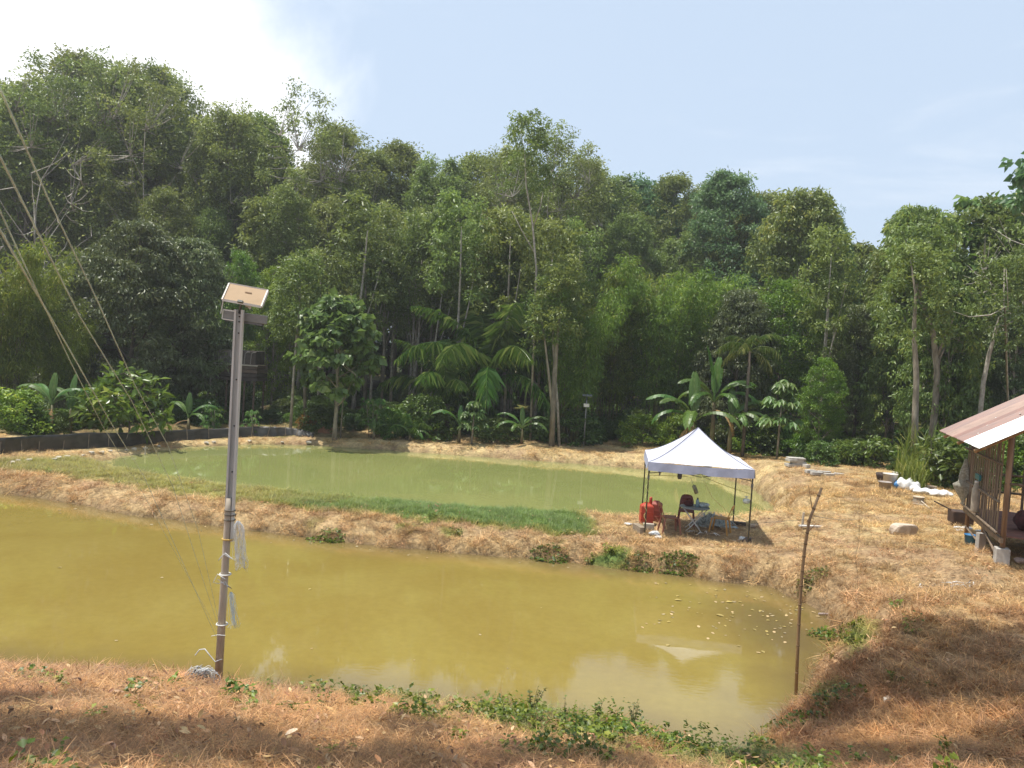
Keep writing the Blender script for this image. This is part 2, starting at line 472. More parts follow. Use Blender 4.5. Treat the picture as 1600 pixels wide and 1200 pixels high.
# ------------------------------------------------------------------ ground cover zones (0..1), used by terrain and by the tufts alike
def zones(x, y, s1, s2):
    """dryness tone, green, soil, forest floor"""
    x = np.asarray(x, float); y = np.asarray(y, float)
    nz = fbm(x * .8, y * .8, 51); nf = fbm(x * 3, y * 3, 57)
    dike = (1 - sst(5.2, 6.6, s1 + s2)) * sst(-.6, .1, s2) * (s1 > 0)
    gx = sst(-22, -13, x) * (1 - sst(2.0, 2.9, x))
    g = dike * sst(.85, 1.5, s1 + (nf - .5) * 1.0) * (.50 + .5 * sst(-10, -1.0, x + (nz - .5) * 5)) * (1 - sst(2.0, 2.7, x + (nz - .5) * .6))
    # weeds low on the bank of the near pond
    wd = sst(.52, .66, nz) * (1 - sst(.2, 1.1, s1)) * sst(-.2, .1, s1) * .9
    wd = wd * (sst(-8, -2, x))
    near = (1 - sst(10.5, 12.5, y)) * (s1 > 0)
    wn = near * sst(-1.6, .4, x) * (1 - sst(3.0, 4.2, x)) * (1 - sst(1.6, 3.2, s1 + (nf - .5) * 1.5)) * sst(.30, .52, nf)
    g = np.maximum(np.maximum(g, wd), wn)
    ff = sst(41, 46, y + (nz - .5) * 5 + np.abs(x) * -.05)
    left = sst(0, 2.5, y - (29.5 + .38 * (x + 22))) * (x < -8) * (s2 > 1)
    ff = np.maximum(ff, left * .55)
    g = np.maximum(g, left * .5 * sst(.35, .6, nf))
    path = np.exp(-((s1 - 2.6) / 1.2) ** 2) * (x > 4.5) * (x < 11) * (y > 14) * .55
    tent = np.exp(-(((x - tent_c.x) / 1.9) ** 2 + ((y - tent_c.y) / 1.5) ** 2) * 1.1)
    soil = np.clip(np.maximum(path, tent * .95) + sst(.50, .64, nf) * .6 * (1 - dike * .5) + sst(.52, .66, fbm(x * .45, y * .8, 61)) * .6 * (y > 12), 0, 1)
    red = np.clip((1 - sst(10, 20, y)) * .6 + (1 - sst(.5, 1.5, s1)) * .45 + sst(.5, .7, nz) * .5, 0, 1)
    return red, g, soil, ff
STRAW = np.array([.57, .43, .215]); SRED = np.array([.42, .262, .14]); GREEN = np.array([.138, .205, .055]); OLIVE = np.array([.30, .285, .085])
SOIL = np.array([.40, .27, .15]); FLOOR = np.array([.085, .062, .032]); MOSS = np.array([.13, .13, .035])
def ground_rgb(x, y, s1, s2):
    red, g, soil, ff = zones(x, y, s1, s2)
    x = np.asarray(x); y = np.asarray(y)
    def mx(a, b, f): return a * (1 - f[:, None]) + b * f[:, None]
    c = mx(np.tile(STRAW, (len(x), 1)), SRED, red)
    nr = ((1 - sst(9, 14, y)) * .8)[:, None] if hasattr(y, 'shape') else 0
    c = c * (1 - nr) + (c * np.array([1.0, .84, .70])) * nr
    c = mx(c, SOIL, soil)
    gg = np.clip(g, 0, 1)
    gc = mx(np.tile(OLIVE, (len(x), 1)), GREEN, sst(.55, .95, gg))
    c = mx(c, gc, sst(.1, .6, gg))
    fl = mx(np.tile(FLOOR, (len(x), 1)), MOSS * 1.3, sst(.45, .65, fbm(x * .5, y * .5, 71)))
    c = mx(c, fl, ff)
    return c, g, soil, ff

# ------------------------------------------------------------------ terrain
def axis(lo, hi, c0, c1, fine, grow):
    a = list(np.arange(c0, c1 + 1e-6, fine)); st = fine
    while a[-1] < hi: st *= grow; a.append(a[-1] + st)
    st = fine; b = [c0]
    while b[-1] > lo: st *= grow; b.append(b[-1] - st)
    return np.array(b[:0:-1] + a)
gx_ = axis(-900, 900, -9, 13, .105, 1.022); gy_ = axis(-300, 1500, 3.4, 25, .095, 1.02)
X, Y = np.meshgrid(gx_, gy_); xf, yf = X.ravel(), Y.ravel()
Z, s1, s2 = hgt(xf, yf, True)
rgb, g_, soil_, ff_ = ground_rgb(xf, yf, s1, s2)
wet = np.clip(1 - np.minimum(s1, s2) / .16, 0, 1) ** 1.0
rgb = rgb * (1 - .45 * wet[:, None])
nx, ny = len(gx_), len(gy_)
ii = np.arange(nx * ny).reshape(ny, nx)
F = np.stack([ii[:-1, :-1], ii[:-1, 1:], ii[1:, 1:], ii[1:, :-1]], -1).reshape(-1, 4)
gm = bpy.data.materials.new('ground_soil_and_dry_grass'); gm.use_nodes = True
t = gm.node_tree; b = t.nodes['Principled BSDF']; b.inputs['Roughness'].default_value = .95; b.inputs['Specular IOR Level'].default_value = .15
ca = N(t, 'ShaderNodeAttribute', attribute_name='rgb'); tcn = N(t, 'ShaderNodeTexCoord'); ob = tcn.outputs['Object']
f1 = NOISE(t, ob, 9, 8, .7); f2 = NOISE(t, ob, 55, 6, .75); f3 = NOISE(t, ob, 1.3, 5, .6)
k = MA(t, 'ADD', MR(t, f1, .3, .7, .5, 1.2), MR(t, f2, .3, .7, -.34, .34))
k = MA(t, 'MULTIPLY', k, MR(t, f3, .3, .7, .82, 1.12))
vm = N(t, 'ShaderNodeVectorMath', operation='SCALE'); t.links.new(ca.outputs['Color'], vm.inputs[0]); t.links.new(k, vm.inputs['Scale'])
t.links.new(vm.outputs[0], b.inputs['Base Color'])
bn = N(t, 'ShaderNodeBump'); bn.inputs['Strength'].default_value = .9; bn.inputs['Distance'].default_value = .05
t.links.new(MA(t, 'ADD', f1, MA(t, 'MULTIPLY', f2, .35)), bn.inputs['Height']); t.links.new(bn.outputs[0], b.inputs['Normal'])
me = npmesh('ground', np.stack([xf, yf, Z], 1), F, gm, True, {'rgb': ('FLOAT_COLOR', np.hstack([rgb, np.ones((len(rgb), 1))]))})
tag(link('ground', me), 'dry grass banks, dike and forest floor around the two fish ponds', 'ground', kind='structure')

# ------------------------------------------------------------------ water
def water(name, poly, which, label, cdeep, cdeep2, cshal, step):
    lo = poly.min(0) - .8; hi = poly.max(0) + .8
    ax = np.arange(lo[0], hi[0], step); ay = np.arange(lo[1], hi[1], step)
    A, B = np.meshgrid(ax, ay); a, bb = A.ravel(), B.ravel()
    s = sds(a, bb)[which]
    n = len(ax); m_ = len(ay); ii = np.arange(n * m_).reshape(m_, n)
    F = np.stack([ii[:-1, :-1], ii[:-1, 1:], ii[1:, 1:], ii[1:, :-1]], -1).reshape(-1, 4)
    keep = (s[F] < .3).any(1); F = F[keep]
    used, inv = np.unique(F, return_inverse=True); F = inv.reshape(F.shape)
    a, bb, s = a[used], bb[used], s[used]
    sh = np.clip(1 - (-s) / (.7 + 1.3 * fbm(a * .7, bb * .7, 44)), 0, 1) ** 1.3
    if which == 0: sh = np.maximum(sh, np.exp(-(((a - 5.6) / 1.1) ** 2 + ((bb - 14.8) / 2.3) ** 2)) * 1.0)
    m = bpy.data.materials.new(name + '_murky'); m.use_nodes = True
    t = m.node_tree; b = t.nodes['Principled BSDF']
    sa = N(t, 'ShaderNodeAttribute', attribute_name='shallow'); tcn = N(t, 'ShaderNodeTexCoord'); ob = tcn.outputs['Object']
    f = NOISE(t, ob, .22, 5, .6, .4)
    col = MIX(t, MR(t, f, .35, .65), cdeep, cdeep2)
    f4 = NOISE(t, ob, 6, 6, .7, .4)
    fs = N(t, 'ShaderNodeVectorMath', operation='SCALE'); t.links.new(col, fs.inputs[0]); t.links.new(MR(t, f4, .3, .7, .95, 1.05), fs.inputs['Scale'])
    col = MIX(t, MA(t, 'MULTIPLY', sa.outputs['Fac'], .8), fs.outputs[0], cshal)
    t.links.new(col, b.inputs['Base Color'])
    b.inputs['IOR'].default_value = 1.5
    t.links.new(MR(t, NOISE(t, ob, .5, 3, .5), .4, .65, .012, .04), b.inputs['Roughness'])
    st = N(t, 'ShaderNodeVectorMath', operation='MULTIPLY'); st.inputs[1].default_value = (1.0, 2.6, 1); t.links.new(ob, st.inputs[0])
    bn = N(t, 'ShaderNodeBump'); bn.inputs['Strength'].default_value = .10; bn.inputs['Distance'].default_value = .012
    w1 = NOISE(t, st.outputs[0], 5.5, 3, .5); patch = MR(t, NOISE(t, ob, .35, 2, .5), .42, .62, .1, 1)
    t.links.new(MA(t, 'MULTIPLY', w1, patch), bn.inputs['Height']); t.links.new(bn.outputs[0], b.inputs['Normal'])
    me = npmesh(name, np.stack([a, bb, np.zeros_like(a)], 1), F, m, True, {'shallow': ('FLOAT', sh)})
    tag(link(name, me), label, 'water', kind='structure')
water('near_pond_water', near_poly, 0, 'murky yellow ochre water of the larger near pond', (.262, .200, .052), (.232, .168, .040), (.115, .078, .042), .3)
water('far_pond_water', far_poly, 1, 'murky pale green water of the far pond beyond the dike', (.25, .26, .088), (.215, .235, .077), (.22, .215, .09), .3)

# ------------------------------------------------------------------ dry grass, litter and weeds
gdm = leafmat('dry_blade', (.50, .44, .36), (.95, .90, .80), (1.35, 1.28, 1.15), rough=.55, transl=.22, inst=True, rand=0)
gwm = leafmat('green_blade', (.62, .7, .6), (1.0, 1.0, .9), (1.5, 1.35, 1.0), rough=.5, transl=.3, inst=True, rand=0)
def tuft(name, seed, nb, L, wd, spread, lie, m, seg=3):
    r = np.random.default_rng(seed)
    V = []; Fq = []; va = []
    for i in range(nb):
        a = r.random() * 2 * PI; ro = spread * math.sqrt(r.random()); bx, by = ro * math.cos(a), ro * math.sin(a)
        d = r.random() * 2 * PI; el = r.random() * (1 - lie) * 1.3 + .12
        l = L * (.5 + r.random()); w = wd * (.6 + .8 * r.random())
        p = np.array([bx, by, -.01 + (r.random() * .05 * lie)]); sdv = np.array([-math.sin(d), math.cos(d), 0]) * w / 2
        base = len(V); v_ = r.random()
        for k_ in range(seg + 1):
            ww = 1 - (k_ / seg) * .85
            V.append(p - sdv * ww); V.append(p + sdv * ww); va += [v_, v_]
            e = el * (1 - .75 * k_ / seg) - (.35 * lie * k_ / seg)
            p = p + np.array([math.cos(d) * math.cos(e), math.sin(d) * math.cos(e), math.sin(e)]) * l / seg
        for k_ in range(seg):
            q = base + 2 * k_; Fq.append((q, q + 1, q + 3, q + 2))
    return npmesh(name, np.array(V), np.array(Fq), m, False, {'var': ('FLOAT', np.array(va))})
def deadleaf(name, seed, L, m, nleaf=1, spread=0.0):
    r = np.random.default_rng(seed); V = []; Fq = []; va = []
    for q in range(nleaf):
        yaw = r.random() * 2 * PI; l = L * (.6 + .7 * r.random()); w = l * r.uniform(.28, .5); cu = r.uniform(-.3, .5)
        o = np.array([r.uniform(-spread, spread), r.uniform(-spread, spread), .015 + r.random() * .03]); ti = r.uniform(-.5, .5); b0 = len(V); v_ = r.random()
        for i in range(5):
            tt = i / 4; ww = w * .5 * math.sin(PI * min(1, tt * .92 + .06)) ** .8
            for sgn in (-1, 0, 1):
                x, y, z = (tt - .5) * l, sgn * ww, abs(sgn) * ww * .45 + cu * l * .4 * (tt - .5) ** 2 * 2
                y, z = y * math.cos(ti) - z * math.sin(ti), y * math.sin(ti) + z * math.cos(ti)
                V.append(o + np.array([x * math.cos(yaw) - y * math.sin(yaw), x * math.sin(yaw) + y * math.cos(yaw), z])); va.append(v_)
        for i in range(4):
            for j in range(2):
                a = b0 + i * 3 + j; Fq.append((a, a + 3, a + 4, a + 1))
    return npmesh(name, np.array(V), np.array(Fq), m, True, {'var': ('FLOAT', np.array(va))})
def sprig(name, seed, nst, Hh, leaf, m, nl=9):
    """low broad-leaved weed: stems with heart-shaped leaves"""
    r = np.random.default_rng(seed); P = []; D = []; Nn = []; Ls = []
    for s_ in range(nst):
        a = r.random() * 2 * PI; lean = r.uniform(.2, 1.0)
        for k_ in range(nl):
            u = (k_ + r.random()) / nl
            p = np.array([math.cos(a) * lean * u * Hh, math.sin(a) * lean * u * Hh, Hh * u * (1 - .35 * lean * u)])
            P.append(p + r.normal(size=3) * .012); aa = r.random() * 2 * PI
            D.append([math.cos(aa), math.sin(aa), r.uniform(-.5, .4)]); Nn.append([r.normal() * .3, r.normal() * .3, 1]); Ls.append(leaf * r.uniform(.5, 1.2))
    P = np.array(P); Ls = np.array(Ls)
    V, F, va = leaf_arrays(P, np.array(D), np.array(Nn), Ls, Ls * .72, .12, r.random(len(P)))
    return npmesh(name, V, F, m, False, {'var': ('FLOAT', va)})

fine = [tuft('grass_fine', 10 + i, 56, .085, .0034, .14, .85, gdm) for i in range(3)] + [tuft('grass_fine', 20 + i, 40, .105, .0036, .12, .5, gdm) for i in range(2)]
midg = [tuft('grass_mid', 30 + i, 34, .16, .008, .17, .7, gdm) for i in range(3)] + [tuft('grass_mid', 40 + i, 30, .2, .0085, .15, .3, gdm) for i in range(2)]
farg = [tuft('grass_far', 50 + i, 26, .22, .016, .24, .6, gdm, 2) for i in range(3)]
greenf = [tuft('grass_green', 60 + i, 34, .17, .011, .15, .1, gwm, 2) for i in range(3)]
leafm = leafmat('dead_leaf', (.13, .070, .035), (.34, .21, .11), (.62, .47, .30), rough=.6, transl=.15, inst=True, rand=0)
deads = [deadleaf('litter', 70 + i, .075, leafm, 4, .16) for i in range(4)]
weedm = leafmat('weed_leaf', (.055, .080, .014), (.125, .165, .028), (.26, .27, .06), rough=.45, transl=.3, inst=True, rand=0)
weeds = [sprig('weed', 80 + i, 5, .20, .065, weedm) for i in range(3)] + [sprig('weed_tall', 90 + i, 4, .42, .055, weedm, 14) for i in range(2)]

def polar(n, r0, r1, p, half=R(52)):
    """world positions around the path, thinning with distance"""
    u = rng.random(n)
    rr = (r0 ** (2 - p) + u * (r1 ** (2 - p) - r0 ** (2 - p))) ** (1 / (2 - p)) if p != 2 else r0 * (r1 / r0) ** u
    th = rng.uniform(-half, half, n)
    return rr * np.sin(th), rr * np.cos(th)
def normals_rot(x, y, z0, sc=1.0):
    e = .15
    zx = hgt(x + e, y); zy = hgt(x, y + e)
    ax = np.arctan((zy - z0) / e) * sc; ay = -np.arctan((zx - z0) / e) * sc
    return ax, ay
def put(name, label, cat, x, y, sources, pick, smin, smax, prob, tintf, tilt=1.0, dz=0.0, lim=-.04):
    z, s1, s2 = hgt(x, y, True)
    rgb, g, soil, ff = ground_rgb(x, y, s1, s2)
    ok = (np.minimum(s1, s2) > lim) & (rng.random(len(x)) < prob(x, y, s1, s2, g, soil, ff))
    x, y, z, s1, s2, rgb, g, soil, ff = [q[ok] for q in (x, y, z, s1, s2, rgb, g, soil, ff)]
    z = np.maximum(z, .0)
    ax, ay = normals_rot(x, y, z, tilt)
    n = len(x)
    rot = np.stack([ax, ay, rng.random(n) * 2 * PI], 1)
    tint = tintf(rgb, g, x, y, n)
    scatter(name, label, cat, np.stack([x, y, z + dz], 1), rot, rng.uniform(smin, smax, n), pick(n), tint, sources)
    return n
def dry_t(rgb, g, x, y, n):
    return np.clip(rgb * (1.02 + .95 * (rng.random((n, 1)) ** 1.2 - .45)) * (1 + (rng.random((n, 3)) - .5) * .10), 0, 1)
x, y = polar(36000, 3.6, 12.5, 1.3)
c1_ = put('dry_grass_near', 'matted dry reddish straw grass on the slope in the foreground', 'dry grass', x, y, fine, lambda n: rng.integers(0, 5, n), .7, 1.6, lambda x, y, s1, s2, g, so, ff: .93 - .5 * so, dry_t, dz=-.005)
x, y = polar(78000, 10.5, 34, 1.4)
c2_ = put('dry_grass_middle', 'sunburnt straw coloured grass on the dike and the right bank', 'dry grass', x, y, midg, lambda n: rng.integers(0, 5, n), .55, 1.25, lambda x, y, s1, s2, g, so, ff: (.97 - .86 * so) * (1 - .7 * sst(.5, .9, g)) * (.45 + .55 * sst(.42, .58, fbm(x * 1.7, y * 1.7, 88))), dry_t)
x, y = polar(42000, 26, 48, 1.2)
c3_ = put('dry_grass_far', 'pale dry grass along the far bank below the forest', 'dry grass', x, y, farg, lambda n: rng.integers(0, 3, n), .5, 1.1, lambda x, y, s1, s2, g, so, ff: (.8 - .6 * so) * (1 - .6 * ff) * (.3 + .7 * sst(.42, .58, fbm(x * 1.2, y * 1.2, 88))), dry_t)
def gr_t(rgb, g, x, y, n):
    k = sst(.5, .95, g)[:, None]
    c = OLIVE * (1 - k) + GREEN * k
    return np.clip(c * (1.1 + .7 * (rng.random((n, 1)) - .5)), 0, 1)
x = rng.uniform(-26, 3.5, 90000); y = rng.uniform(19, 33, 90000)
c4_ = put('green_grass', 'short green grass strip growing along the dike between the ponds', 'grass', x, y, greenf, lambda n: rng.integers(0, 3, n), .32, .95, lambda x, y, s1, s2, g, so, ff: sst(.25, .7, g) * (.35 + .65 * sst(.38, .55, fbm(x * 2, y * 2, 99))) * (s2 < 6) * (s1 > .6) * (s1 + s2 < 7.5), gr_t)
x, y = polar(30000, 3.6, 26, 1.2)
c5_ = put('dead_leaf_litter', 'small curled brown dead leaves strewn over the foreground grass', 'leaf litter', x, y, deads, lambda n: rng.integers(0, 4, n), .5, 1.3, lambda x, y, s1, s2, g, so, ff: (.14 + .5 * (y < 9) * sst(.45, .6, fbm(x, y, 93)) + .25 * sst(.5, .6, fbm(x * .7, y * .7, 95)) * (y > 9)) * (1 - .7 * (g > .4)), lambda rgb, g, x, y, n: np.ones((n, 3)) * rng.uniform(.55, 1.25, (n, 1)) * np.array([1, .93, .86]), dz=.02, lim=.15)
x, y = polar(34000, 4.5, 32, 1.3)
c6_ = put('leafy_weeds', 'low broad leaved green weeds creeping along the pond edges', 'weeds', x, y, weeds, lambda n: np.where(rng.random(n) < .85, rng.integers(0, 3, n), rng.integers(3, 5, n)), .5, 1.25, lambda x, y, s1, s2, g, so, ff: sst(.3, .8, g) * ((s1 < 1.3) | (y < 13)) * .42 + .012 * (y < 14), lambda rgb, g, x, y, n: np.ones((n, 3)) * rng.uniform(.7, 1.3, (n, 1)), dz=-.01)
print('scatter', c1_, c2_, c3_, c4_, c5_, c6_)
# ------------------------------------------------------------------ trees
bark_pale = mat('bark_pale', (.30, .26, .20), (.16, .135, .10), .9, scale=5, bump=.6, stretch=(1, 1, .35), rand=.2)
bark_dark = mat('bark_dark', (.14, .11, .08), (.07, .055, .04), .9, scale=5, bump=.6, stretch=(1, 1, .35), rand=.2)
bark_white = mat('bark_bare', (.42, .38, .32), (.26, .23, .19), .9, scale=6, bump=.4)
L_rub = leafmat('leaf_rubber', (.088, .118, .036), (.185, .235, .072), (.39, .43, .20))
L_blue = leafmat('leaf_bluish', (0.061, 0.114, 0.053), (0.129, 0.213, 0.091), (0.304, 0.409, 0.213))
L_dark = leafmat('leaf_dark', (.055, .082, .032), (.128, .165, .070), (.34, .36, .24), rough=.4)
L_broad = leafmat('leaf_broad', (0.084, 0.122, 0.037), (0.190, 0.243, 0.076), (0.450, 0.440, 0.137))
L_green = leafmat('leaf_green', (.055, .092, .022), (.125, .18, .050), (.27, .32, .13), rough=.42)
L_bam = leafmat('leaf_bamboo', (0.091, 0.144, 0.030), (0.205, 0.281, 0.063), (0.450, 0.450, 0.152), transl=.42)
L_bush = leafmat('leaf_bush', (0.068, 0.129, 0.024), (0.167, 0.258, 0.052), (0.380, 0.440, 0.122), transl=.35)
def crown_prof(kind, t):
    if kind == 'oval': return np.sin(PI * np.clip(t * .93 + .05, 0, 1)) ** .6
    if kind == 'dome': return np.sqrt(np.clip(1 - (t * 1.02 - .25) ** 2 / .62, .02, 1))
    if kind == 'vase': return .30 + .75 * np.sin(PI * np.clip(t * .75 + .12, 0, 1))
    return np.ones_like(t)
def gen_tree(name, H, base, Rr, prof, ncl, nlv, L, Wd, nlimb=9, tr=.16, droop=.3, rc=.8, flat=.6, leafm=None, bark=None, seed=1, lean=0.0, twigs=True, fork=False, top=1.0, shell=.55, up=.9):
    r = np.random.default_rng(seed); rs = random.Random(seed)
    mb = MB()
    ht = H * (.80 if prof == 'vase' else .93)
    wob = [(rs.uniform(-1, 1) * .012 * H, rs.uniform(-1, 1) * .012 * H) for _ in range(9)]
    trunk = []
    for i in range(9):
        u = i / 8
        trunk.append(Vector((wob[i][0] * u + lean * H * u * u, wob[i][1] * u, ht * u - (.3 if i == 0 else 0))))
    rad = [tr * (1.25 if i == 0 else 1) * (1 - .88 * (i / 8) ** .9) for i in range(9)]
    mb.tube(trunk, rad, 8)
    def tp(u):
        q = min(7.999, u * 8); i = int(q); return trunk[i].lerp(trunk[i + 1], q - i)
    nodes = []   # points on limbs for twig attachment
    for i in range(9): 
        if i / 8 > base * .9: nodes.append(np.array(trunk[i]))
    ga = rs.random() * 6
    for k in range(nlimb):
        u0 = (base * .85 + (1 - base * .85) * .78 * (k / nlimb)) / .93 * .93
        p0 = tp(min(.95, u0)); az = ga + k * 2.4
        t1 = min(.97, (p0.z / H - base) / (1 - base) + rs.uniform(.22, .42)); t1 = max(.05, t1)
        rr = Rr * float(crown_prof(prof, np.array([t1]))[0]) * rs.uniform(.7, .95)
        z1 = H * (base + (1 - base) * t1)
        p2 = Vector((p0.x + math.cos(az) * rr, p0.y + math.sin(az) * rr, z1))
        pm = p0.lerp(p2, .5) + Vector((rs.uniform(-.2, .2), rs.uniform(-.2, .2), -.06 * H * rs.random()))
        pts = []
        for i in range(7):
            u = i / 6; q = p0 * (1 - u) ** 2 + pm * 2 * u * (1 - u) + p2 * u * u
            q = q + Vector((rs.uniform(-1, 1), rs.uniform(-1, 1), rs.uniform(-1, 1))) * .08 * u
            pts.append(q)
            if i > 1: nodes.append(np.array(q))
        r0 = tr * .45 * (1 - .5 * k / nlimb)
        mb.tube(pts, [r0 * (1 - .85 * i / 6) for i in range(7)], 5, False)
    nodes = np.array(nodes)
    t_ = r.random(ncl * 3) ** .9
    pr = crown_prof(prof, t_)
    lump = .75 + .5 * vnoise(t_ * 4 + seed, r.random(ncl * 3) * 0 + seed)
    rad_ = Rr * pr * (shell + (1 - shell) * r.random(ncl * 3) ** .5)
    az = r.random(ncl * 3) * 2 * PI
    az_l = .72 + .5 * vnoise(np.cos(az) * 1.6 + seed * 3.1, np.sin(az) * 1.6 + t_ * 3)
    rad_ = rad_ * az_l
    C = np.stack([rad_ * np.cos(az) + lean * H * (base + (1 - base) * t_) ** 2, rad_ * np.sin(az), H * (base + (1 - base) * t_)], 1)
    C[:, 2] += r.normal(size=len(C)) * .25
    # clumpy: keep clusters where a coarse noise is high
    kk = vnoise(C[:, 0] * .55 + seed * 5, C[:, 2] * .55 + C[:, 1] * .4)
    C = C[np.argsort(-(kk * .55 + r.random(len(C)) * .6))[:ncl]]
    C[:, 2] = np.minimum(C[:, 2], H * top)
    if twigs:
        for c in C[::max(1, len(C) // 140)]:
            below = nodes[nodes[:, 2] < c[2] + .4]
            if len(below) == 0: below = nodes
            j = below[np.argmin(((below - c) ** 2).sum(1))]
            mb.tube([Vector(j), Vector((j + c) / 2) + Vector((0, 0, -.12)), Vector(c)], [.028, .018, .008], 3, False)
    global rng
    old = rng; rng = np.random.default_rng(seed + 500)
    # brighter, newer leaves towards the outside of the clump structure of the species
    V, F, va = leaf_cloud(C, rc * (.6 + .8 * r.random(len(C))), nlv, L, Wd, droop, flat, up)
    rng = old
    tm = mb.mesh(name + '_trunk', bark, True)
    cm = npmesh(name + '_crown', V, F, leafm, False, {'var': ('FLOAT', va)})
    return tm, cm, H
def gen_bamboo(name, H, seed, nculm=34, nl=34000, base=.9, arch=3.4):
    r = random.Random(seed); rn = np.random.default_rng(seed); mb = MB(); P = []; cid = []
    for k in range(nculm):
        a = r.random() * 2 * PI; ro = base * math.sqrt(r.random()); h = H * r.uniform(.62, 1.0); ar = arch * r.uniform(.35, 1.1) * (h / H)
        aa = a + r.uniform(-.5, .5); pts = []
        for i in range(9):
            u = i / 8
            pts.append(Vector((ro * math.cos(a) + math.cos(aa) * ar * u ** 2.3, ro * math.sin(a) + math.sin(aa) * ar * u ** 2.3, h * (u - .10 * u ** 4) * 1.0)))
        mb.tube(pts, [.045 * (1 - .8 * i / 8) for i in range(9)], 4, False)
        m = nl // nculm // 26
        for q in range(m):
            u = r.uniform(.22, 1.0) ** .8; i = min(7, int(u * 8)); c = pts[i].lerp(pts[i + 1], u * 8 - i)
            side = r.random() * 2 * PI; ln = r.uniform(.1, .95) * (1.15 - .5 * u)
            P.append((c.x + math.cos(side) * ln, c.y + math.sin(side) * ln, max(.5, c.z + r.uniform(-.35, .25) - ln * .25)))
    C = np.array(P)
    global rng
    old = rng; rng = np.random.default_rng(seed)
    V, F, va = leaf_cloud(C, .26 + .26 * rn.random(len(C)), 26, .27, .055, 1.0, .9, .55)
    rng = old
    return mb.mesh(name + '_culms', mat('culm', (.20, .19, .07), (.11, .10, .045), .6), True), npmesh(name + '_foliage', V, F, L_bam, False, {'var': ('FLOAT', va)}), H
T = {}
for i in range(4):
    T['rubber%d' % i] = gen_tree('rubber', 20 + i * .7, .36 + .03 * i, 3.3, 'oval', 430, 62, .24, .11, 13, .17, .3, .55, .95, L_rub, bark_pale, 100 + i, lean=(.02, -.02, .03, 0)[i])
for i in range(2):
    T['airy%d' % i] = gen_tree('airy', 21, .52, 2.9, 'vase', 130, 55, .20, .10, 7, .11, .2, .52, .9, L_rub, bark_white, 120 + i, shell=.2)
for i in range(2):
    T['dense%d' % i] = gen_tree('dense', 12, .10, 3.6, 'dome', 360, 95, .27, .10, 12, .22, .75, .62, .5, L_dark, bark_dark, 140 + i)
for i in range(3):
    T['broad%d' % i] = gen_tree('broad', 14, .22, 3.7, 'dome', 280, 70, .34, .15, 11, .2, .9, .68, .55, L_broad, bark_pale, 160 + i, lean=(.02, -.02, 0)[i])
T['round0'] = gen_tree('round', 13, .30, 2.9, 'dome', 170, 40, .42, .34, 9, .16, .8, .62, .5, L_green, bark_pale, 180)
T['round1'] = gen_tree('round', 8, .28, 2.0, 'dome', 95, 38, .40, .36, 8, .12, .9, .5, .5, L_green, bark_pale, 181)
T['leafy0'] = gen_tree('leafy', 12, .16, 3.2, 'dome', 300, 80, .22, .11, 11, .17, .3, .66, .55, L_blue, bark_dark, 190)
T['leafy1'] = gen_tree('leafy', 12, .16, 3.2, 'oval', 300, 80, .20, .10, 11, .17, .3, .62, .6, L_bush, bark_pale, 191)
T['sapcrown'] = gen_tree('sapling', 5.5, .1, 1.9, 'dome', 60, 55, .23, .105, 9, .04, .4, .5, .6, L_rub, bark_pale, 195)
T['tall0'] = gen_tree('tall', 20, .22, 4.6, 'dome', 560, 72, .27, .12, 13, .2, .3, .66, .6, L_blue, bark_dark, 192)
T['tall1'] = gen_tree('tall', 18, .20, 4.3, 'dome', 520, 62, .30, .14, 13, .2, .7, .66, .6, L_broad, bark_pale, 193)
T['bare0'] = gen_tree('bare', 12, .35, 2.6, 'vase', 60, 6, .16, .07, 14, .11, .2, .5, .6, L_rub, bark_white, 200)
for i in range(3):
    T['bamboo%d' % i] = gen_bamboo('bamboo', 12.5, 210 + i)
T['bush0'] = gen_tree('bush', 2.2, .02, 1.35, 'dome', 120, 46, .15, .07, 10, .04, .2, .30, .6, L_bush, bark_dark, 220, twigs=False)
T['bush1'] = gen_tree('bush', 2.2, .02, 1.45, 'dome', 120, 40, .17, .10, 10, .04, .5, .32, .6, L_green, bark_dark, 221, twigs=False)
T['bush2'] = gen_tree('bush', 2.4, .04, 1.2, 'oval', 70, 16, .36, .16, 9, .05, .5, .34, .7, L_green, bark_dark, 222, up=.5)
T['bush3'] = gen_tree('bush', 2.2, .02, 1.45, 'dome', 110, 40, .15, .08, 10, .04, .4, .30, .6, leafmat('leaf_withered', (.20, .10, .035), (.36, .20, .07), (.50, .34, .13)), bark_dark, 223, twigs=False)
print('tree tris', sum(len(a.polygons) * 2 + len(b_.polygons) for a, b_, h in T.values()))

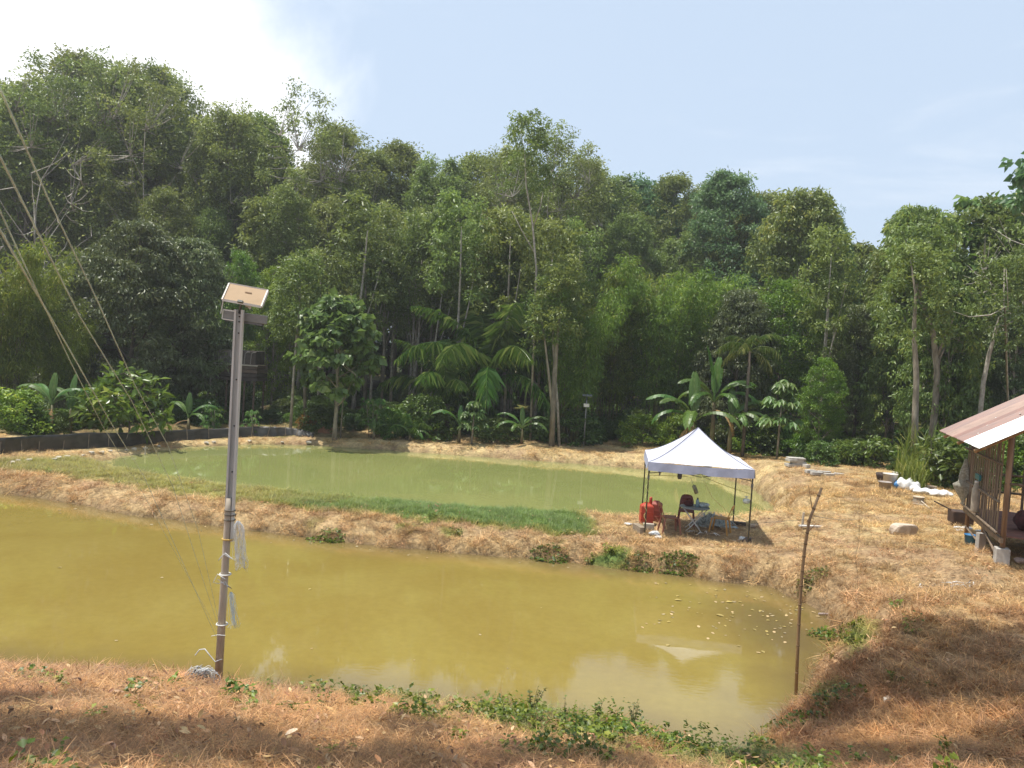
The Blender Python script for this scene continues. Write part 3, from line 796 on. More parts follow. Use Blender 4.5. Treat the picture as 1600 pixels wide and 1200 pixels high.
T['round2'] = gen_tree('round', 13.4, .80, 2.4, 'dome', 60, 40, .30, .22, 7, .16, .8, .55, .45, L_blue, bark_pale, 183)
L_pale = leafmat('leaf_pale', (.07, .13, .04), (.14, .235, .08), (.32, .40, .20), rough=.38)
T['round1'] = gen_tree('round', 8, .30, 2.1, 'dome', 120, 30, .40, .34, 8, .12, .9, .42, .45, L_pale, bark_pale, 181)
def tree(kind, px, Yd, top_py, wscale, label, name=None, group=None, x=None, cat='tree', rz=None, hs=None):
    tm, cm, H0 = T[kind]
    if x is None: x = at_y(px, 600, Yd).x
    z = H1(x, Yd)
    if hs is None:
        ztop = at_y(px, top_py, Yd).z; s = (ztop - z) / H0
    else: s = hs
    nm = name or {'rubber': 'rubber_tree', 'airy': 'rubber_tree', 'dense': 'dense_tree', 'broad': 'broadleaf_tree', 'round': 'big_leaf_tree', 'leafy': 'leafy_tree', 'tall': 'leafy_tree', 'bare': 'bare_tree', 'bamboo': 'bamboo_clump', 'bush': 'bush'}[kind.rstrip('0123456789')]
    r = thing(nm, label, cat, (x, Yd, z - .05), rng.random() * 6.28 if rz is None else rz, group, (s * wscale, s * wscale, s))
    bam = kind.startswith('bamboo')
    link('culms' if bam else ('stems' if kind.startswith('bush') else 'trunk'), tm, r); link('foliage' if bam or kind.startswith('bush') else 'crown', cm, r)
    return r
# --- front row, left to right (pixel of the trunk, distance, pixel of the top)
FR = [
 ('rubber0', 30, 47, 118, 1.15, 'tall pale green rubber tree at the far left edge of the forest'),
 ('rubber1', 95, 52, 82, 1.15, 'tallest rubber tree, its crown the highest point of the left skyline'),
 ('rubber2', 165, 49, 100, 1.1, 'tall rubber tree right of the highest crown at the upper left'),
 ('rubber3', 232, 50, 100, 1.05, 'tall rubber tree whose crown ends the high left group before the skyline dips'),
 ('rubber0', 300, 52, 180, 1.05, 'rubber tree standing in the first dip of the skyline behind the solar light'),
 ('rubber3', 345, 47, 165, 1.0, 'rubber tree rising directly above the solar panel'),
 ('rubber2', 395, 50, 180, 1.05, 'rubber tree right above and behind the solar light, beside the thin see-through crown'),
 ('airy0', 452, 46, 126, .95, 'thin see-through tree with a tall sparse crown standing out against the white cloud'),
 ('rubber1', 505, 50, 195, 1.0, 'rubber tree with a lacy top just right of the sparse crown against the cloud'),
 ('rubber0', 560, 49, 225, 1.05, 'rubber tree behind the small tree with large pale leaves'),
 ('rubber2', 615, 52, 222, 1.1, 'rubber tree with a full green dome where the cloud ends'),
 ('rubber3', 668, 49, 238, 1.0, 'rubber tree left behind the oil palm'),
 ('rubber1', 722, 52, 240, 1.1, 'rubber tree in the low part of the skyline above the oil palm'),
 ('rubber2', 770, 50, 228, 1.05, 'rubber tree right above the oil palm crown'),
 ('airy1', 838, 46, 186, 1.1, 'tall wispy tree with a see-through top standing above the middle of the forest'),
 ('rubber0', 885, 51, 235, 1.0, 'rubber tree leaning against the wispy tall tree'),
 ('rubber3', 935, 54, 262, 1.15, 'dark green rubber tree above the left bamboo clump'),
 ('tall0', 985, 55, 270, 1.0, 'bushy tree behind the bamboo with a bumpy flat top'),
 ('rubber1', 1040, 54, 272, 1.15, 'rubber tree behind the tall middle bamboo clump'),
 ('tall0', 1120, 52, 262, .95, 'tree with a high bluish green top above the tent'),
 ('rubber2', 1075, 57, 285, 1.1, 'rubber tree deep behind the bamboo, above the tent peak'),
 ('tall1', 1180, 53, 296, 1.0, 'dense tree between the high bluish top and the rounded grey green crown'),
 ('tall1', 1232, 49, 298, .9, 'wide tree with a rounded grey green crown at the edge of the big sky gap'),
 ('tall0', 1280, 50, 325, .55, 'dark bluish green tree hanging over the edge of the big sky gap'),
 ('broad2', 1335, 52, 385, .8, 'low tree filling the notch of the skyline at the right'),
 ('broad1', 1395, 44, 335, .62, 'tree with yellowing drooping leaves right of the sky notch'),
 ('broad0', 1432, 40, 325, .72, 'large tree with yellow and green drooping leaves in front at the right'),
 ('round0', 1505, 42, 315, 1.0, 'tree with big round dark green leaves standing against the sky at the right'),
 ('airy0', 1548, 44, 380, 1.0, 'half bare pale tree between the round leaved tree and the right edge'),
 ('bare0', 1585, 36, 330, 1.0, 'bare branched tree behind the red roof at the right edge'),
 ('broad2', 1600, 40, 300, .9, 'reddish brown leaved tree cut by the right edge of the picture'),
 # nearer, lower layer
 ('bamboo0', 8, 37, 330, 1.0, 'yellow green bamboo clump at the left edge'),
 ('bamboo1', 100, 39, 440, 1.15, 'drooping feathery bamboo clump behind the plastic strings'),
 ('bare0', 48, 46, 190, .9, 'pale leafless tree with forked branches at the left edge'),
 ('dense0', 205, 41, 352, 1.0, 'broad dark tree with glossy greyish leaves left of the solar light'),
 ('dense1', 285, 43, 375, .95, 'dark dense tree close behind the left side of the solar light pole'),
 ('dense0', 130, 44, 400, .9, 'shadowy dark tree behind the feathery bamboo'),
 ('leafy1', 365, 47, 395, .6, 'slender leafy tree behind the top of the solar light'),
 ('airy1', 640, 47, 350, 1.0, 'thin tree with sparse pale branches left above the oil palm'),
 ('leafy1', 425, 46, 420, .7, 'slim pale leaved tree right of the solar panel'),
 ('round1', 527, 38.5, 462, 1.12, 'small tree with two tiers of large pale green leaves'),
 ('bamboo2', 890, 42, 400, .95, 'left bamboo clump beside the pair of bare trunks'),
 ('bamboo0', 950, 46, 375, 1.1, 'tall dark bamboo clump behind the small far solar lamp'),
 ('bamboo1', 1035, 45, 385, 1.15, 'yellow green bamboo clump, the brightest of the middle row'),
 ('bamboo2', 1105, 46, 395, 1.05, 'bamboo clump directly behind the banana plants'),
 ('bamboo0', 1165, 46, 400, 1.0, 'bamboo clump right of the brightest bamboo, over the areca palm'),
 ('leafy1', 1215, 43, 440, .9, 'mid green leafy tree behind the papaya at the right bank'),
 ('dense1', 1150, 42, 455, .8, 'dark tree behind the large banana plant'),
 ('leafy1', 1285, 38, 560, .85, 'small bright yellow green tree between the papaya and the bucket pile'),
 ('dense0', 1340, 42, 480, .85, 'dark shaded tree behind the small yellow green tree'),
 ('broad0', 1480, 36, 440, .75, 'drooping leaved tree above the tall grass clump'),
 ('dense1', 1545, 38, 470, .85, 'dark tree just above the red corner of the roof'),
 ('dense0', 1600, 36, 480, .8, 'dark tree behind the roof at the right edge'),
 ('broad1', 1390, 40, 500, .7, 'low tree with hanging leaf curtains over the ferns'),
]
for k_, f in enumerate(FR):
    if k_ < 22:   # the tall back trees of the skyline
        f = (f[0], f[1], f[2] * (1.24 if f[1] < 1100 else 1.15), f[3] + 8, *f[4:])
    tree(*f)
for f in [('airy0', 62, 57, 84, 1.0, 'wispy tree top sticking out of the highest crown at the left'),
          ('airy1', 150, 58, 96, 1.0, 'wispy tree between the highest crown and the next one at the left'),
          ('airy0', 212, 56, 96, 1.0, 'wispy tree with fine upright twigs at the right end of the high left group'),
          ('airy1', 335, 57, 168, 1.0, 'wispy tree just above the solar panel against the cloud'),
          ('airy0', 520, 58, 196, 1.0, 'wispy tree top where the cloud meets the blue sky'),
          ('airy1', 765, 56, 230, 1.0, 'wispy tree left of the tall see-through top in the middle'),
          ('airy0', 880, 57, 222, 1.0, 'wispy tree right of the tall see-through top in the middle'),
          ('rubber1', 250, 53, 300, .95, 'shorter rubber tree with pale leaf clusters behind the dark tree left of the solar light'),
          ('rubber3', 430, 52, 290, .95, 'shorter rubber tree with pale leaf clusters right of the solar panel'),
          ('rubber0', 500, 54, 310, .95, 'shorter rubber tree behind the small tree with large pale leaves'),
          ('rubber2', 580, 52, 330, .9, 'shorter rubber tree between the large leaved tree and the oil palm'),
          ('rubber1', 650, 53, 330, .95, 'greyish shorter rubber tree left above the oil palm'),
          ('rubber3', 730, 51, 345, .95, 'shorter rubber tree right behind the oil palm crown'),
          ('rubber0', 800, 53, 330, .95, 'shorter rubber tree right above the oil palm fronds'),
          ('rubber2', 330, 55, 330, .95, 'shorter rubber tree standing behind the raised hut')]: tree(*f)
# overhanging crown at the very right edge, belonging to a nearer tree that stands outside the picture
tree('round2', 1662, 30, 222, 1.0, 'nearer dark leaved tree reaching in at the upper right edge')
# plantation rows in the depth
gname = 'rubber trees in rows deep in the plantation'
cnt = 0
for row in range(8):
    yy = 60 + row * 5.2
    half = yy * .80
    xx = -half - 4
    while xx < half + 4:
        xr = xx + rng.normal() * .7; yr = yy + rng.normal() * .8
        pxx = 800 + 1200 * xr / yr
        top = np.interp(pxx, [0, 250, 330, 500, 700, 900, 1100, 1250, 1330, 1450, 1600], [140, 140, 215, 240, 275, 290, 310, 345, 425, 385, 395])
        if row > 5 and (cnt % 2): 
            xx += 5.0; cnt += 1; continue
        zt = at_y(pxx, top + 15, yr).z; hs = min(1.25, max(.45, (zt - 1.5) / 21.0)) * rng.uniform(.9, 1.0)
        tree('rubber%d' % rng.integers(0, 4), 0, yr, 0, 1.1, 'slim rubber tree with a pale trunk in the dark rows behind the front trees', group=gname, x=xr, hs=hs)
        xx += 5.0; cnt += 1
print('plantation', cnt)
# shaded lower trees inside the plantation
for k in range(26):
    xr = -52 + k * 3.9 + rng.normal() * .8; yr = rng.uniform(66, 84)
    tree(['dense0', 'dense1', 'leafy1'][k % 3], 0, yr, 0, 1.15, 'low dark tree filling the shade between the plantation trunks', group='low trees inside the plantation', x=xr, hs=rng.uniform(.7, .95))
# low wood that closes the view far behind the trunks
def far_wood():
    P = []; n = 1500
    ang = rng.uniform(-R(62), R(62), n); rr = rng.uniform(104, 150, n)
    C = np.stack([rr * np.sin(ang), rr * np.cos(ang), rng.uniform(.5, 15, n)], 1)
    V, F, va = leaf_cloud(C, np.full(n, 3.2), 55, .9, .45, .4, .8, .6)
    o = link('distant_wood', npmesh('distant_wood', V, F, L_dark, False, {'var': ('FLOAT', va)}))
    tag(o, 'dark mass of woodland far behind the plantation trunks', 'woodland', kind='stuff')
far_wood()
# thin pale poles / trunks of the front edge that stand clear of the foliage
stick_m = bark_pale
def bare_trunk(pts, r0, label, name='slender_tree', cat='tree', m=None, branches=()):
    """pts: (px, py) with a distance; the first is on the ground"""
    (px, py), Yd = pts[0], pts[-1]
    P = [at_y(a, c, Yd) for a, c in pts[:-1]]
    g = P[0].copy(); g.z = H1(g.x, g.y) - .1
    r = thing(name, label, cat, g)
    loc = [p - g for p in P]; loc[0] = Vector((0, 0, 0))
    d_ = (loc[-1] - loc[-2]).normalized(); loc += [loc[-1] + d_ * 1.2 + Vector((.1, 0, .5)), loc[-1] + d_ * 2 + Vector((-.1, .1, 1.2))]; mb = MB(); n_ = len(loc); r0 *= .8
    mb.tube(loc, [r0 * (1 - .35 * i / (n_ - 3)) if i < n_ - 2 else r0 * (.35, .12)[i - n_ + 2] for i in range(n_)], 7)
    mb.build('trunk', m or stick_m, r, True)
    if name == 'slender_tree':
        tm, cm, H0 = T['sapcrown']; link('crown', cm, r, loc[-2] - Vector((0, 0, 2.2)), (0, 0, px), .8)
    for br in branches:
        q = [at_y(a, c, Yd) - g for a, c in br]
        MB().tube(q, [r0 * .6 * (1 - .6 * i / (len(q) - 1)) for i in range(len(q))], 5).build('branch', m or stick_m, r, True)
    return r
bare_trunk([(455, 648), (458, 600), (462, 545), (464, 512), 40], .10, 'slender white trunk standing in front of the dark forest right of the solar light', m=bark_white)
bare_trunk([(479, 641), (476, 605), (468, 565), (466, 520), 41], .12, 'forked grey trunk just right of the slender white trunk', m=bark_pale, branches=[[(478, 610), (484, 580), (490, 545), (489, 520)]])
bare_trunk([(526, 632), (528, 600), (527, 560), 44], .22, 'thick grey trunk under the tree with large pale leaves')
bare_trunk([(571, 608), (572, 560), (575, 520), (571, 470), 46], .15, 'forked pale trunk right of the tree with large pale leaves', branches=[[(572, 575), (585, 530), (598, 470)]])
bare_trunk([(598, 603), (600, 540), (599, 500), 47], .12, 'straight pale trunk right of the forked pale trunk')
bare_trunk([(863, 678), (865, 620), (868, 560), (871, 520), 40], .20, 'thick pale trunk on the left of the pair beside the bamboo', m=bark_pale, branches=[[(864, 650), (858, 590), (851, 530), (846, 500)]])
bare_trunk([(876, 670), (871, 630), (868, 590), (864, 540), 40.6], .10, 'thin crooked trunk on the right of the pair beside the bamboo', m=bark_white)
bare_trunk([(835, 640), (835, 600), (832, 540), 44], .12, 'slim pale trunk left of the pair beside the bamboo')
bare_trunk([(1431, 712), (1430, 650), (1432, 590), (1428, 520), 33], .19, 'pale upright trunk behind the fern patch at the right')
bare_trunk([(1455, 680), (1462, 630), (1464, 580), (1458, 520), (1440, 475), 35], .20, 'curved trunk of the drooping leaved tree at the right', branches=[[(1462, 560), (1480, 520), (1492, 490)], [(1463, 590), (1468, 560), (1478, 540)]])
bare_trunk([(1530, 655), (1536, 600), (1545, 555), (1552, 530), 34], .14, 'broken pale trunk behind the tip of the roof', m=bark_white)
bare_trunk([(840, 500), (838, 420), (832, 350), (822, 290), 41.2], .08, 'thin whitish stem rising above the bamboo in the middle', m=bark_white, branches=[[(838, 400), (815, 360), (800, 330)], [(833, 355), (845, 320), (850, 290)]])
bare_trunk([(1600, 505), (1570, 480), (1548, 492), 33], .06, 'pale dead branch reaching in from the right above the roof', name='dead_branch', cat='branch', m=bark_white, branches=[[(1590, 497), (1570, 510), (1556, 505)], [(1575, 484), (1574, 450), (1572, 420)]])

# slim pale trunks standing clear at the plantation edge
tmb = MB(); tmb.tube([(0, 0, -.2), (.05, 0, 2.5), (-.05, .05, 5), (.1, 0, 8), (.15, 0, 10.5)], [.10, .085, .075, .055, .03], 7)
tmb.tube([(0, .0, 4.2), (.6, .1, 6.5), (1.1, .2, 9)], [.055, .045, .02], 5, False)
slim_mesh = tmb.mesh('slim_trunk', bark_white, True)
rr_ = random.Random(77)
for k in range(58):
    pxx = rr_.uniform(405, 900) if k < 44 else rr_.uniform(1280, 1590)
    yr = rr_.uniform(43.5, 58) if k < 44 else rr_.uniform(38, 46)
    x_ = at_y(pxx, 600, yr).x; sc_ = rr_.uniform(.75, 1.15)
    o = thing('slim_trunk_tree', 'slim pale trunked young tree at the shaded edge of the plantation', 'tree', (x_, yr, H1(x_, yr)), rr_.random() * 6.28, 'slim pale trunked trees along the plantation edge', (sc_ * rr_.uniform(.6, 1.1),) * 2 + (sc_,))
    o.rotation_euler = (rr_.uniform(-.05, .05), rr_.uniform(-.06, .06), rr_.random() * 6.28)
    link('trunk', slim_mesh, o); link('crown', T['sapcrown'][1], o, (.1, 0, 6.6))
# ------------------------------------------------------------------ palms, bananas, papayas
def frond_mesh(name, Lr, npair, ll, lw, arch, hang, m, seed, stem_r=.03, bare=.18, messy=.15):
    r = np.random.default_rng(seed); P = []; D = []; Nn = []; Ls = []
    pts = []
    for i in range(13):
        u = i / 12; e = arch[0] + (arch[1] - arch[0]) * u ** 1.2
        p = Vector((0, 0, 0)) if i == 0 else pts[-1] + Vector((math.cos(e), 0, math.sin(e))) * (Lr / 12)
        pts.append(p)
    for k in range(npair):
        u = bare + (1 - bare) * (k + .5) / npair; q = min(11.999, u * 12); i = int(q); c = pts[i].lerp(pts[i + 1], q - i); tdir = (pts[i + 1] - pts[i]).normalized()
        env = math.sin(PI * min(1, .12 + .86 * ((u - bare) / (1 - bare)))) ** .6
        for sgn in (-1, 1):
            d = Vector((tdir.x * .55, sgn * (1.0), tdir.z * .55 - hang)) + Vector(r.normal(size=3) * messy)
            P.append(tuple(c)); D.append(tuple(d)); Nn.append((r.normal() * .3, r.normal() * .3 + sgn * -.3, 1)); Ls.append(ll * env * r.uniform(.8, 1.1))
    Ls = np.array(Ls)
    V, F, va = leaf_arrays(np.array(P), np.array(D), np.array(Nn), Ls, lw, .25, r.random(len(Ls)))
    V = V.copy(); V[2::4, 2] -= Ls * (.12 + hang * .25)
    mb = MB(); mb.tube(pts, [stem_r * (1 - .8 * i / 12) for i in range(13)], 4, False)
    nb = len(mb.v)
    fs = [tuple(f) for f in mb.f] + [tuple(int(q) + nb for q in f) for f in F]
    return npmesh(name, np.vstack([np.array(mb.v), V]), fs, m, False, {'var': ('FLOAT', np.concatenate([np.full(nb, .75), va]))})
L_palm = leafmat('leaf_oil_palm', (0.046, 0.099, 0.024), (0.099, 0.178, 0.046), (0.264, 0.330, 0.119), rough=.3)
L_areca = leafmat('leaf_areca', (.05, .08, .02), (.12, .155, .045), (.28, .28, .12), rough=.4)
pf = [frond_mesh('oil_palm_frond', 4.3, 50, .85, .055, (R(84), R(5)), .45, L_palm, 1, messy=.3), frond_mesh('oil_palm_frond', 4.3, 46, .85, .05, (R(66), R(-38)), .7, L_palm, 2, messy=.3), frond_mesh('oil_palm_frond', 4.0, 42, .8, .05, (R(40), R(-70)), .9, L_palm, 3, messy=.3)]
def palm(px, py, Yd, scale, nfr, trunk_h, label, fr, name, seed, tr=.25, cat='palm'):
    x = at_y(px, 600, Yd).x; z = H1(x, Yd); r = random.Random(seed)
    o = thing(name, label, cat, (x, Yd, z), 0)
    mb = MB(); mb.tube([(0, 0, -.2), (.02, 0, trunk_h * .5), (0, 0, trunk_h)], [tr * 1.15, tr, tr * .9], 9, jit=.08); mb.build('trunk', bark_dark, o, True)
    for k in range(nfr):
        u = k / nfr
        i = 0 if u < .34 else (1 if u < .72 else 2)
        link('frond', fr[i], o, (0, 0, trunk_h - .05 * i), (r.uniform(-.15, .15), r.uniform(-.12, .12), k * 2.399 + r.uniform(-.2, .2)), scale * r.uniform(.85, 1.08))
    return o
palm(765, 0, 43, 1.5, 19, 3.0, 'large oil palm with long arching fronds left of the middle', pf, 'oil_palm', 3)
palm(698, 0, 43, 1.1, 14, 1.6, 'smaller oil palm overlapping the left side of the large one', pf, 'oil_palm', 5)
palm(640, 0, 39.6, .45, 14, .2, 'young oil palm growing low at the bank beside the cassava', pf, 'oil_palm', 8, .12)
af = [frond_mesh('areca_frond', 2.0, 26, .55, .05, (R(75), R(-30)), .5, L_areca, 11), frond_mesh('areca_frond', 2.0, 26, .55, .05, (R(45), R(-65)), .8, L_areca, 12), frond_mesh('areca_frond', 1.9, 24, .5, .05, (R(10), R(-85)), 1.0, L_areca, 13)]
palm(1168, 0, 38, .95, 11, 5.3, 'slim areca palm with drooping yellow green fronds above the banana plants', af, 'areca_palm', 9, .08)
L_ban = leafmat('leaf_banana', (.045, .095, .022), (.085, .15, .038), (.17, .23, .09), rough=.42, transl=.3)
L_bandry = leafmat('leaf_banana_dry', (.12, .07, .03), (.24, .15, .07), (.33, .23, .12), rough=.7, transl=.2)
def banana_leaf(name, L, Wd, a0, a1, m, seed, tear=.35):
    r = random.Random(seed); ns = 16; V = []; Fq = []; va = []; p = Vector((0, 0, 0)); pts = [p.copy()]
    for i in range(ns):
        e = a0 + (a1 - a0) * ((i + 1) / ns) ** 1.3; p = p + Vector((math.cos(e), 0, math.sin(e))) * L / ns; pts.append(p.copy())
    for sgn in (-1, 1):
        for i in range(3, ns):
            u0, u1 = (i - 3) / (ns - 3), (i - 2) / (ns - 3)
            w0 = Wd * .5 * min(1, math.sin(PI * (.08 + .9 * u0)) ** .55); w1 = Wd * .5 * min(1, math.sin(PI * min(.995, .08 + .9 * u1)) ** .55)
            dr = r.uniform(.15, .75) if r.random() < tear else .3
            t_ = (pts[i + 1] - pts[i]); v_ = r.random() * .5 + .25; b0 = len(V)
            gap = .06 if r.random() < tear else 0
            for (q, w) in ((pts[i] + t_ * gap, w0), (pts[i + 1] - t_ * gap, w1)):
                V.append(q); V.append(q + Vector((t_.x * .4, sgn * w * .55, t_.z * .4 + w * .16))); V.append(q + Vector((t_.x * .9, sgn * w, t_.z * .9 - w * dr)))
                va += [v_ + .3, v_, v_]
            Fq += [(b0, b0 + 3, b0 + 4, b0 + 1), (b0 + 1, b0 + 4, b0 + 5, b0 + 2)]
    mb = MB(); mb.tube(pts, [.035 * (1 - .8 * i / ns) * L / 2 for i in range(ns + 1)], 4, False); nb = len(V)
    V = [tuple(v) for v in V] + mb.v; Fq = Fq + [tuple(i + nb for i in f) for f in mb.f]; va += [.9] * len(mb.v)
    return npmesh(name, np.array(V), Fq, m, False, {'var': ('FLOAT', np.clip(np.array(va), 0, 1))})
bl = [banana_leaf('banana_leaf', 2.5, .62, R(88), R(70), L_ban, 1, .1), banana_leaf('banana_leaf', 2.6, .6, R(68), R(-25), L_ban, 2), banana_leaf('banana_leaf', 2.5, .6, R(48), R(-60), L_ban, 3), banana_leaf('banana_leaf_dry', 2.0, .3, R(5), R(-88), L_bandry, 4, .8)]
stem_ban = mat('banana_stem', (.17, .16, .07), (.12, .075, .04), .7, scale=4, stretch=(1, 1, .3))
def banana(px, Yd, h, s, spec, label, x=None, seed=1):
    x = at_y(px, 600, Yd).x; z = H1(x, Yd); r = random.Random(seed)
    o = thing('banana_plant', label, 'banana plant', (x, Yd, z), 0)
    MB().tube([(0, 0, -.1), (.02, 0, h * .5), (0, .02, h)], [.13 * s ** .5, .11 * s ** .5, .07 * s ** .5], 9).build('stem', stem_ban, o, True)
    for k, az, sc in spec:
        link('leaf' if k < 3 else 'dry_leaf', bl[k], o, (0, 0, h * (1.0 if k < 3 else .85)), (0, 0, R(az)), s * sc)
    return o
banana(1118, 39, 2.7, 1.02, [(0, 180, 1.1), (0, 60, .9), (1, 8, 1.0), (1, 195, .95), (2, -15, 1.05), (2, 150, .9), (2, -70, .9), (1, -35, .9), (2, -140, .9), (3, -60, 1), (3, 20, .8)], 'large banana plant with torn leaves and one upright rolled leaf behind the tent')
banana(1088, 38, 1.7, 1.1, [(1, 175, 1.0), (1, 205, .9), (2, -110, 1), (2, 185, .9), (0, 90, .9), (2, -30, 1), (3, 230, .9), (3, 250, .8)], 'lower banana plant with dark arching leaves just above the tent peak')
banana(1146, 38.3, 1.8, .85, [(1, 10, 1.1), (2, -10, 1.1), (1, 25, .9), (0, 80, .8), (2, -50, 1), (2, -80, .9)], 'bright green young banana plant on the right of the large one')
banana(820, 39.5, .8, .55, [(1, 0, 1.1), (1, 160, 1.2), (2, 190, 1.2), (2, -20, 1.2), (1, 60, .9), (0, 100, .8), (2, -120, .9)], 'small banana plant alone at the bank right of the oil palm')
banana(722, 39.3, .9, .6, [(1, 170, 1.1), (1, 195, 1.1), (2, 10, .9), (0, 90, .7), (2, -60, .8)], 'small banana plant beside the young papaya at the bank')
banana(588, 39, .35, .4, [(1, 20, 1.0), (1, 160, 1.0), (0, 90, .7)], 'tiny banana shoot under the cassava')
banana(645, 39, .3, .45, [(2, 0, 1.1), (1, 170, 1.0), (2, -40, 1)], 'tiny banana shoot under the young oil palm')
banana(776, 39.3, .15, .35, [(1, 20, 1.0), (1, 150, 1.0), (2, 80, .7)], 'yellowing banana shoot lying low at the bank')
banana(82, 32.5, 1.3, .6, [(1, 150, 1.2), (1, 175, 1.2), (2, 190, 1.2), (1, 60, 1), (2, 30, 1.1), (1, 10, 1.1), (0, 100, .9), (3, 200, 1), (3, 250, 1), (3, 300, 1)], 'banana plant with pale leaves and a brown stem behind the black barrier')
banana(112, 34, 1.3, .6, [(1, -10, 1.2), (2, 5, 1.2), (1, 160, 1), (0, 80, .9), (2, -60, 1), (1, 40, 1)], 'banana plant right behind the pale one at the left')
banana(297, 37, .7, .55, [(1, 150, 1.2), (0, 110, .9), (1, 20, 1.1), (2, -30, 1), (3, 210, 1)], 'small banana plant left of the raised hut')
# palmate leaves: papaya, cassava
L_pap = leafmat('leaf_papaya', (.06, .11, .035), (.12, .19, .06), (.26, .33, .14), rough=.45, transl=.35)
def palmate(name, pet, L, Wd, e0, seed, m=L_pap, nl=8, droop=.5):
    r = np.random.default_rng(seed)
    mb = MB(); tip = Vector((pet * math.cos(e0), 0, pet * math.sin(e0))); md = Vector((pet * .5 * math.cos(e0), 0, pet * .55 * math.sin(e0) + .04))
    mb.tube([(0, 0, 0), md, tip], [.013, .010, .008], 4, False)
    a = np.linspace(-2.5, 2.5, nl); D = np.stack([np.cos(a), np.sin(a), -droop - .25 * np.abs(a) * 0 + r.normal(size=nl) * .1], 1)
    Ls = L * (1.1 - .14 * np.abs(a)) * r.uniform(.9, 1.1, nl)
    V, F, va = leaf_arrays(np.repeat([tuple(tip)], nl, 0), D, np.tile([0, 0, 1.], (nl, 1)), Ls, Wd, -.12, np.clip(.4 + r.random(nl) * .5, 0, 1))
    V = V.copy(); V[2::4, 2] -= Ls * .22
    nb = len(mb.v); fs = [tuple(f) for f in mb.f] + [tuple(int(q) + nb for q in f) for f in F]
    return npmesh(name, np.vstack([np.array(mb.v), V]), fs, m, False, {'var': ('FLOAT', np.concatenate([np.full(nb, .6), va]))})
pl = [palmate('papaya_leaf', .62, .34, .15, R(70 - 38 * i), 30 + i) for i in range(3)]
cl_ = [palmate('cassava_leaf', .30, .24, .062, R(60 - 35 * i), 40 + i, leafmat('leaf_cassava', (.05, .11, .03), (.10, .19, .05), (.22, .30, .10), rough=.45, transl=.35), 7, .7) for i in range(3)]
def papaya(px, Yd, h, s, label, n=26, lf=pl, name='papaya_tree', cat='papaya tree', span=.35, seed=1, tr=.055, stems=1):
    x = at_y(px, 600, Yd).x; z = H1(x, Yd); r = random.Random(seed)
    o = thing(name, label, cat, (x, Yd, z), 0)
    for q in range(stems):
        lx, ly = (r.uniform(-.5, .5), r.uniform(-.4, .4)) if stems > 1 else (.06, 0)
        MB().tube([(lx * .15, ly * .15, -.1), (lx * .5, ly * .5, h * .5), (lx, ly, h)], [tr, tr * .85, tr * .55], 7).build('trunk' if stems == 1 else 'stem', bark_pale, o, True)
        for k in range(n // stems):
            u = k / (n // stems)
            link('leaf', lf[min(2, int((1 - u) * 3))], o, (lx, ly, h * (1 - span) + h * span * u), (r.uniform(-.1, .1), r.uniform(-.1, .1), k * 2.4 + r.uniform(-.2, .2)), s * r.uniform(.85, 1.15))
    return o
papaya(1222, 35.5, 3.1, 1.15, 'papaya tree with drooping star shaped leaves at the right bank', 46, span=.45, seed=2)
papaya(742, 39.2, 1.7, .95, 'young papaya tree on a thin pale stem below the oil palm', 28, span=.4, seed=3)
papaya(583, 39.6, 1.9, 1.1, 'bushy cassava plant with clustered drooping leaves at the bank', 54, cl_, 'cassava_plant', 'cassava plant', .6, 4, .03, 4)
papaya(536, 39.0, 2.6, .6, 'thin upright sapling stem right of the end of the black barrier', 8, cl_, 'sapling', 'sapling', .5, 6, .04)
papaya(340, 37.5, 1.3, 1.0, 'cassava plant in front of the raised hut', 40, cl_, 'cassava_plant', 'cassava plant', .65, 7, .03, 3)
papaya(405, 38.5, 1.1, .9, 'smaller cassava plant right of the pole below the raised hut', 26, cl_, 'cassava_plant', 'cassava plant', .65, 8, .03, 2)
# young fruit tree with big oblong leaves behind the barrier
T['fruit'] = gen_tree('fruit', 3.6, .28, 1.75, 'dome', 90, 9, .46, .21, 9, .05, .25, .34, .8, leafmat('leaf_breadfruit', (.06, .11, .022), (.13, .20, .045), (.27, .31, .10), rough=.33), bark_dark, 260, up=.8)
T['fruit2'] = T['fruit']
tree('fruit', 205, 33.6, 580, 1.15, 'young fruit tree with large oblong leaves standing behind the black barrier', name='fruit_tree')
